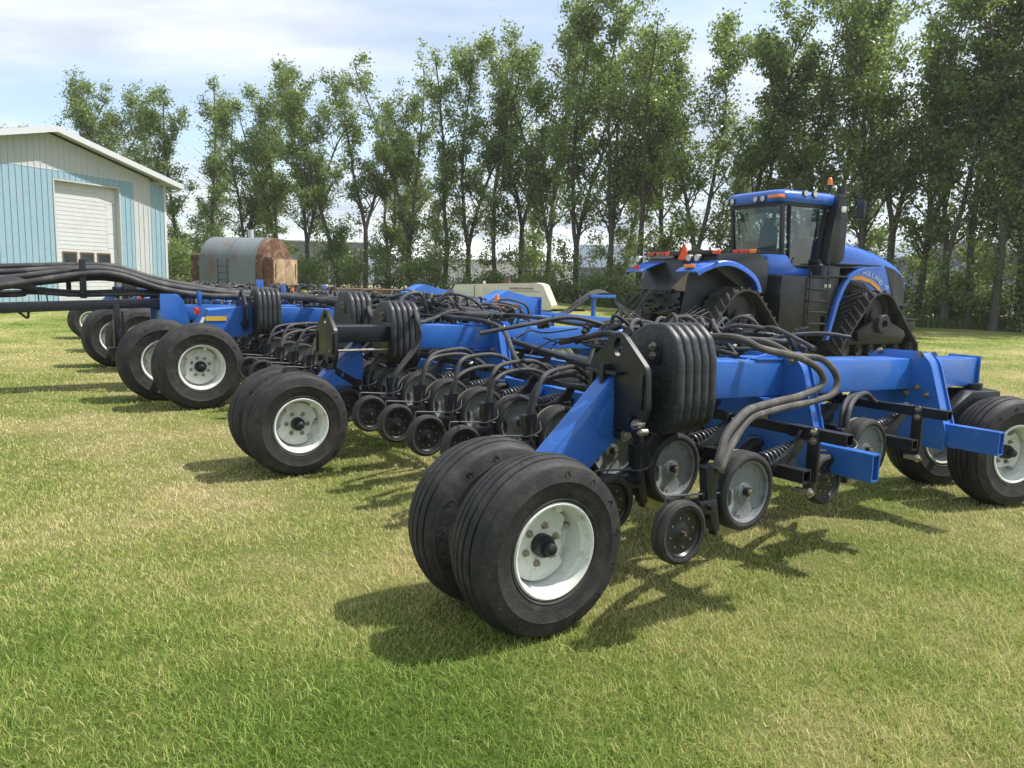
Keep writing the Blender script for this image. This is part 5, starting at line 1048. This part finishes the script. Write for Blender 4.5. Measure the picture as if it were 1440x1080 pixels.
def tree_meshes(seed, H=15, spread=2.4, fork=True, low=.14, nleaf=24000, sparse=1.0):
    r_ = random.Random(seed); nr = np.random.RandomState(seed); b = MB(); tips = []
    def limb(p, d, ln, rad, depth):
        pts = [p]; n = max(4, int(ln / .8)); cur = p.copy(); dd = d.copy()
        for i in range(n):
            dd = (dd + Vector((r_.uniform(-.11, .11), r_.uniform(-.11, .11), .05 if depth else 0))).normalized(); cur = cur + dd * (ln / n); pts.append(cur.copy())
        b.tube(pts, lambda t: rad * (1 - .82 * t), 8 if depth == 0 else 5, 1)
        if depth < 2:
            k = int(ln * (2.5 if depth == 0 else 1.9)); 
            for i in range(k):
                f = r_.uniform(.02 if depth == 0 else .25, 1); j = min(int(f * n), n - 1); q = pts[j].lerp(pts[j + 1], f * n - j); a = r_.uniform(0, 6.283)
                base_h = q.z / H
                if depth == 0 and (base_h < low or (base_h < .35 and r_.random() < .35)): continue
                up = r_.uniform(.7, 1.7); nd_ = Vector((math.cos(a), math.sin(a), up)).normalized()
                l2 = (spread * (1.0 - .75 * max(0, base_h - .45)) * (.6 + .4 * min(1, base_h / .35)) * r_.uniform(.45, 1.15)) if depth == 0 else ln * r_.uniform(.3, .55)
                limb(q, nd_, l2, max(.012, rad * (1 - .8 * f) * .5), depth + 1)
        if depth >= 1:
            for i in range(max(1, int(ln * 1.2))):
                f = r_.uniform(.45, 1.05); j = min(int(f * n), n - 1); tips.append((pts[j].lerp(pts[j + 1], min(1, f * n - j)), .28 + .30 * r_.random()))
        tips.append((pts[-1], .4 + .2 * r_.random()))
    if fork:
        hf = H * r_.uniform(.16, .34); a = r_.uniform(0, 6.28); top = Vector((r_.uniform(-.2, .2), r_.uniform(-.2, .2), hf)); b.tube([(0, 0, -.3), top * .5, top], lambda t: .19 * (1 - .2 * t), 9, 1)
        for s in (0, math.pi): limb(top, Vector((.2 * math.cos(a + s), .2 * math.sin(a + s), 1)).normalized(), (H - hf) * r_.uniform(.82, 1.0), .13, 0)
    else: limb(Vector((0, 0, -.3)), Vector((r_.uniform(-.05, .05), r_.uniform(-.05, .05), 1)).normalized(), H, .17, 0)
    for i in range(11):   # leafy shoots low on the trunk
        z = H * r_.uniform(.04, .3); a = r_.uniform(0, 6.28); q = Vector((.05 * math.cos(a), .05 * math.sin(a), z)); e_ = q + Vector((math.cos(a), math.sin(a), r_.uniform(.2, .9))) * r_.uniform(.5, 1.5); b.tube([q, (q + e_) / 2 + Vector((0, 0, .1)), e_], .012, 4, 2)
        for f in (.55, .8, 1.0): tips.append((q.lerp(e_, f), .36 + .25 * r_.random()))
    for i in range(12):   # thin dead twigs
        z = H * r_.uniform(.12, .6); a = r_.uniform(0, 6.28); d = Vector((math.cos(a), math.sin(a), r_.uniform(-.1, .8))).normalized(); b.tube([Vector((0, 0, z)), Vector((0, 0, z)) + d * .8 + Vector((0, 0, .1)), Vector((0, 0, z)) + d * r_.uniform(1.2, 2.4)], .012, 4, 2)
    T = np.array([t[0][:] for t in tips]); Rr = np.array([t[1] for t in tips])
    keep = nr.rand(len(T)) < (.88 * sparse); T, Rr = T[keep], Rr[keep]
    wgt = Rr ** 2; idx = nr.choice(len(T), nleaf, p=wgt / wgt.sum()); g = nr.randn(nleaf, 3) * .5; g[:, 2] *= .85
    P = T[idx] + g * Rr[idx][:, None]; P = P[P[:, 2] > .6]
    return b, P
TV = []
PAR = [(15, 2.6, True, .06, 14500, .68), (15.5, 2.3, False, .1, 12000, .64), (15, 3.0, True, .05, 16000, .68), (16, 2.4, True, .12, 12000, .6), (14, 2.7, False, .06, 13500, .66), (15, 2.0, False, .1, 6500, .45), (15.5, 2.2, True, .08, 9500, .5)]
for i, (H_, sp, fk, lo, nl, sps) in enumerate(PAR):
    b, P = tree_meshes(100 + i * 7, H_, sp, fk, lo, nl, sps); TV.append((b, P, float(np.percentile(P[:, 2], 99.7))))
tv_obj = {}
def tree(px, Y, top_px, var, label, rz):
    p = at(px, Y); hor = 393 + (px - 720) * .0262; hgt = (1.68 + (hor - top_px) / 1081 * Y) - p.z
    t = thing('poplar_tree', label, 'tree', p, rz, 'poplars of the windbreak'); sc = hgt / TV[var][2]; t.scale = (min(1.25, .5 + .5 * sc), min(1.25, .5 + .5 * sc), sc)
    if var not in tv_obj:
        a = TV[var][0].build('trunk', M_bark, t, 60); c = leaves('crown', TV[var][1], .082, M_leaf, var, t); tv_obj[var] = (a, c)
    else:
        for o in tv_obj[var]: q = o.copy(); col.objects.link(q); q.parent = t
    return t
TREES = [
 (92, 60, 132, 4, 'leafy tree whose top shows over the roof ridge of the blue workshop, leftmost of all'), (150, 62, 122, 2, 'tree rising over the workshop roof, second from the left'), (203, 61, 142, 0, 'tree over the right roof slope of the workshop'),
 (250, 58, 152, 4, 'tree just behind the right corner of the workshop'), (302, 59, 128, 5, 'thin open tree above the left end of the old grey boiler'), (345, 57, 150, 2, 'bushy tree directly behind the old grey boiler'), (385, 56, 135, 0, 'tree above the rusty end doors of the boiler'),
 (432, 55, 108, 2, 'broad tree standing just right of the old boiler'), (475, 53, 118, 4, 'tree in front of the building with the pointed cream doorway'), (512, 52, 116, 6, 'tree with yellowish crown left of the tall pointed one over the first weight stacks'), (543, 53, 135, 3, 'slim tree behind the second weight stack'), (575, 50, 82, 3, 'tall narrow tree left of the bare topped tree'),
 (622, 49, 96, 5, 'half bare tree with dead branch tips standing in the gap of the row'), (655, 50, 84, 0, 'tree just left of the cream compressor, right of the half bare one'), (692, 48, 74, 1, 'straight tree rising above the left end of the cream compressor'), (728, 49, 80, 6, 'tree above the middle of the cream compressor'),
 (765, 47, 50, 2, 'tree over the right end of the cream compressor'), (805, 45, 24, 0, 'very tall full tree left of the seeder hose post'), (850, 44, 16, 2, 'tallest full tree of the middle of the row, above the seeder hose post'), (893, 44, 44, 6, 'tree above the far left track of the tractor'), (932, 43, 52, 4, 'tree behind the rear housing of the tractor'),
 (972, 42, 42, 0, 'tree rising above the orange warning triangle'), (1018, 41, 50, 4, 'bushy tree immediately left of the tractor cab'), (1062, 40, 62, 5, 'open tree behind the rear window of the cab'), (1108, 40, 40, 3, 'tree rising straight above the cab roof'),
 (1150, 38, 5, 0, 'tall tree above the orange beacon'), (1196, 37, -15, 2, 'tall dark tree rising behind the cab mirror'), (1240, 37, 15, 6, 'slender tree above the tractor hood'), (1282, 36, 2, 3, 'tree above the nose of the tractor'), (1322, 35, -8, 0, 'tall tree left of the white barn door'),
 (1356, 35, -30, 1, 'thick straight trunk just right of the white barn door'), (1392, 34, -20, 6, 'leaning tree second from the right edge'), (1428, 34, -40, 3, 'tree at the right edge of the row'), (1475, 33, -30, 0, 'tree cut by the right edge of the picture'), (1530, 33, -40, 2, None), (30, 64, 190, 0, None), (-40, 66, 150, 2, None), (1590, 32, -30, 4, None)]
for i, (px, Y, tp, v, lb, ) in enumerate(TREES):
    if lb is None: lb = 'poplar at the end of the row, outside the photograph'
    tree(px, Y + rnd.uniform(-.6, .6), tp, v, lb, rnd.uniform(0, 6.28))
# second, thinner row behind: fills gaps low down
BACK = [(275, 68, 215, 4), (365, 66, 225, 1), (560, 64, 205, 1), (610, 62, 215, 5), (745, 60, 190, 5), (870, 56, 170, 1), (1045, 52, 170, 1), (1215, 48, 140, 1), (1375, 45, 120, 4), (1450, 44, 110, 1)]
for i, (px, Y, tp, v) in enumerate(BACK):
    t = tree(px, Y, tp, v, ['shorter thin tree in the back row, showing in the gaps of the tall poplars'][0], rnd.uniform(0, 6.28)); t['group'] = 'thin trees of the back row'
# shrubs between the trunks and tall weeds along the far edge of the lawn
def shrub(px, Y, w_, h_, n, label, seed):
    p = at(px, Y); r_ = np.random.RandomState(seed); c = r_.rand(14, 3) * [w_, w_ * .8, h_ * .8] - [w_ / 2, w_ * .4, 0]; i = r_.randint(0, 14, n); P = c[i] + r_.randn(n, 3) * [.35, .35, .28]; P = P[P[:, 2] > 0]
    t = thing('shrub', label, 'shrub', p, 0, 'shrubs between the trunks'); leaves('foliage', P[:int(len(P) * .6)], .075, M_leaf, seed, t)
    b = MB()
    for q in c: b.tube([(0, 0, -.1), q * .5 + np.array([0, 0, .2]), q], .015, 5, 3)
    b.build('stem', M_bark, t)
for i, q in enumerate([(268, 48, 3.4, 2.6, 7000, 'low bush between the workshop corner and the old boiler'), (418, 50, 3, 2.0, 5000, 'bush just right of the boiler end doors'), (770, 44, 3.0, 1.7, 5000, 'bush behind the right end of the cream compressor'), (808, 43, 2.6, 2.0, 5000, 'bush left of the seeder hose post'), (858, 42, 3.0, 1.8, 5000, 'bush behind the far left track of the tractor'), (905, 41, 2.8, 1.9, 5000, 'bush behind the rear hoses of the tractor'), (1000, 40, 4, 3, 8000, 'bush seen under the rear light bar of the tractor'), (1305, 36, 2.0, 2.4, 4000, 'bush beside the nose of the tractor'), (1385, 35, 2.6, 2.0, 5000, 'bush between the trunks left of the right edge'), (1432, 34, 2.6, 2.2, 5000, 'bush at the right edge of the row'), (640, 47, 2.2, 1.2, 2500, 'small low bush left of the compressor'), (700, 47, 2.4, 1.6, 3500, 'low bush above the compressor roof'), (240, 46, 2.6, 3.6, 7000, 'tall bush hard against the right corner of the workshop'), (300, 50, 3.4, 4.2, 9000, 'tall loose bush behind the flue of the boiler'), (372, 49, 3.2, 3.8, 8000, 'tall bush behind the rusty end of the boiler'), (470, 52, 3.0, 3.2, 5000, 'loose bush left of the pointed cream doorway'), (500, 50, 2.2, 2.4, 2800, 'thin bush right of the pointed cream doorway'), (545, 49, 2.8, 3.4, 5000, 'thin upright bush in front of the left end of the long white roofed shed'), (600, 47, 2.8, 3.0, 5000, 'loose bush in front of the middle of the long white roofed shed'), (738, 46, 2.4, 3.0, 4500, 'loose bush under the tan tower'), (1340, 36, 2.2, 2.6, 3500, 'bush in front of the white door of the slate blue barn'), (1265, 37, 2.6, 2.4, 4000, 'bush half hidden by the nose of the tractor')]): shrub(*q, 300 + i)
r_ = np.random.RandomState(8); n = 60000; tt = r_.rand(n); X = 4 + tt * 27; Yv = 41 - tt * 11.3 + r_.rand(n) * 2.6; hh = (.35 + .4 * vnoise(X, Yv, 1.3, 3)) * (.5 + .7 * r_.rand(n))
M_weed = bpy.data.materials.new('weed_green'); M_weed.use_nodes = True; M_weed.node_tree.nodes['Principled BSDF'].inputs['Base Color'].default_value = (.10, .15, .045, 1); M_weed.node_tree.nodes['Principled BSDF'].inputs['Roughness'].default_value = .7
blades('weeds', X, Yv, None, hh, .03 + .03 * r_.rand(n), .2 + .5 * r_.rand(n), 21, M_weed, kind='stuff', label='strip of tall rough weeds along the foot of the trees', category='weeds')
n = 26000; tt = r_.rand(n); X = -34 + tt * 33; Yv = 62 - tt * 19 + r_.rand(n) * 3; hh = (.06 + .1 * vnoise(X, Yv, 1.3, 3)) * (.5 + .7 * r_.rand(n))
blades('undergrowth', X, Yv, None, hh, .035 + .03 * r_.rand(n), .2 + .5 * r_.rand(n), 22, M_weed, kind='stuff', label='low rough undergrowth at the foot of the left trees', category='weeds')

# ------------------------------------------------------------------ scattering volume added to lift the dark trees like glare
hz = bpy.data.materials.new('glare_veil'); hz.use_nodes = True; hn = hz.node_tree.nodes; hn.remove(hn['Principled BSDF']); pv = hn.new('ShaderNodeVolumePrincipled'); pv.inputs['Color'].default_value = (.93, .96, 1, 1); pv.inputs['Density'].default_value = VEIL; pv.inputs['Anisotropy'].default_value = .3
hz.node_tree.links.new(pv.outputs[0], hn['Material Output'].inputs['Volume'])
MB().box((-85, -30, -1.5), (85, 135, 26)).build('veil', hz, smooth=0, kind='stuff', label='thin added haze in the air over the yard', category='veil')
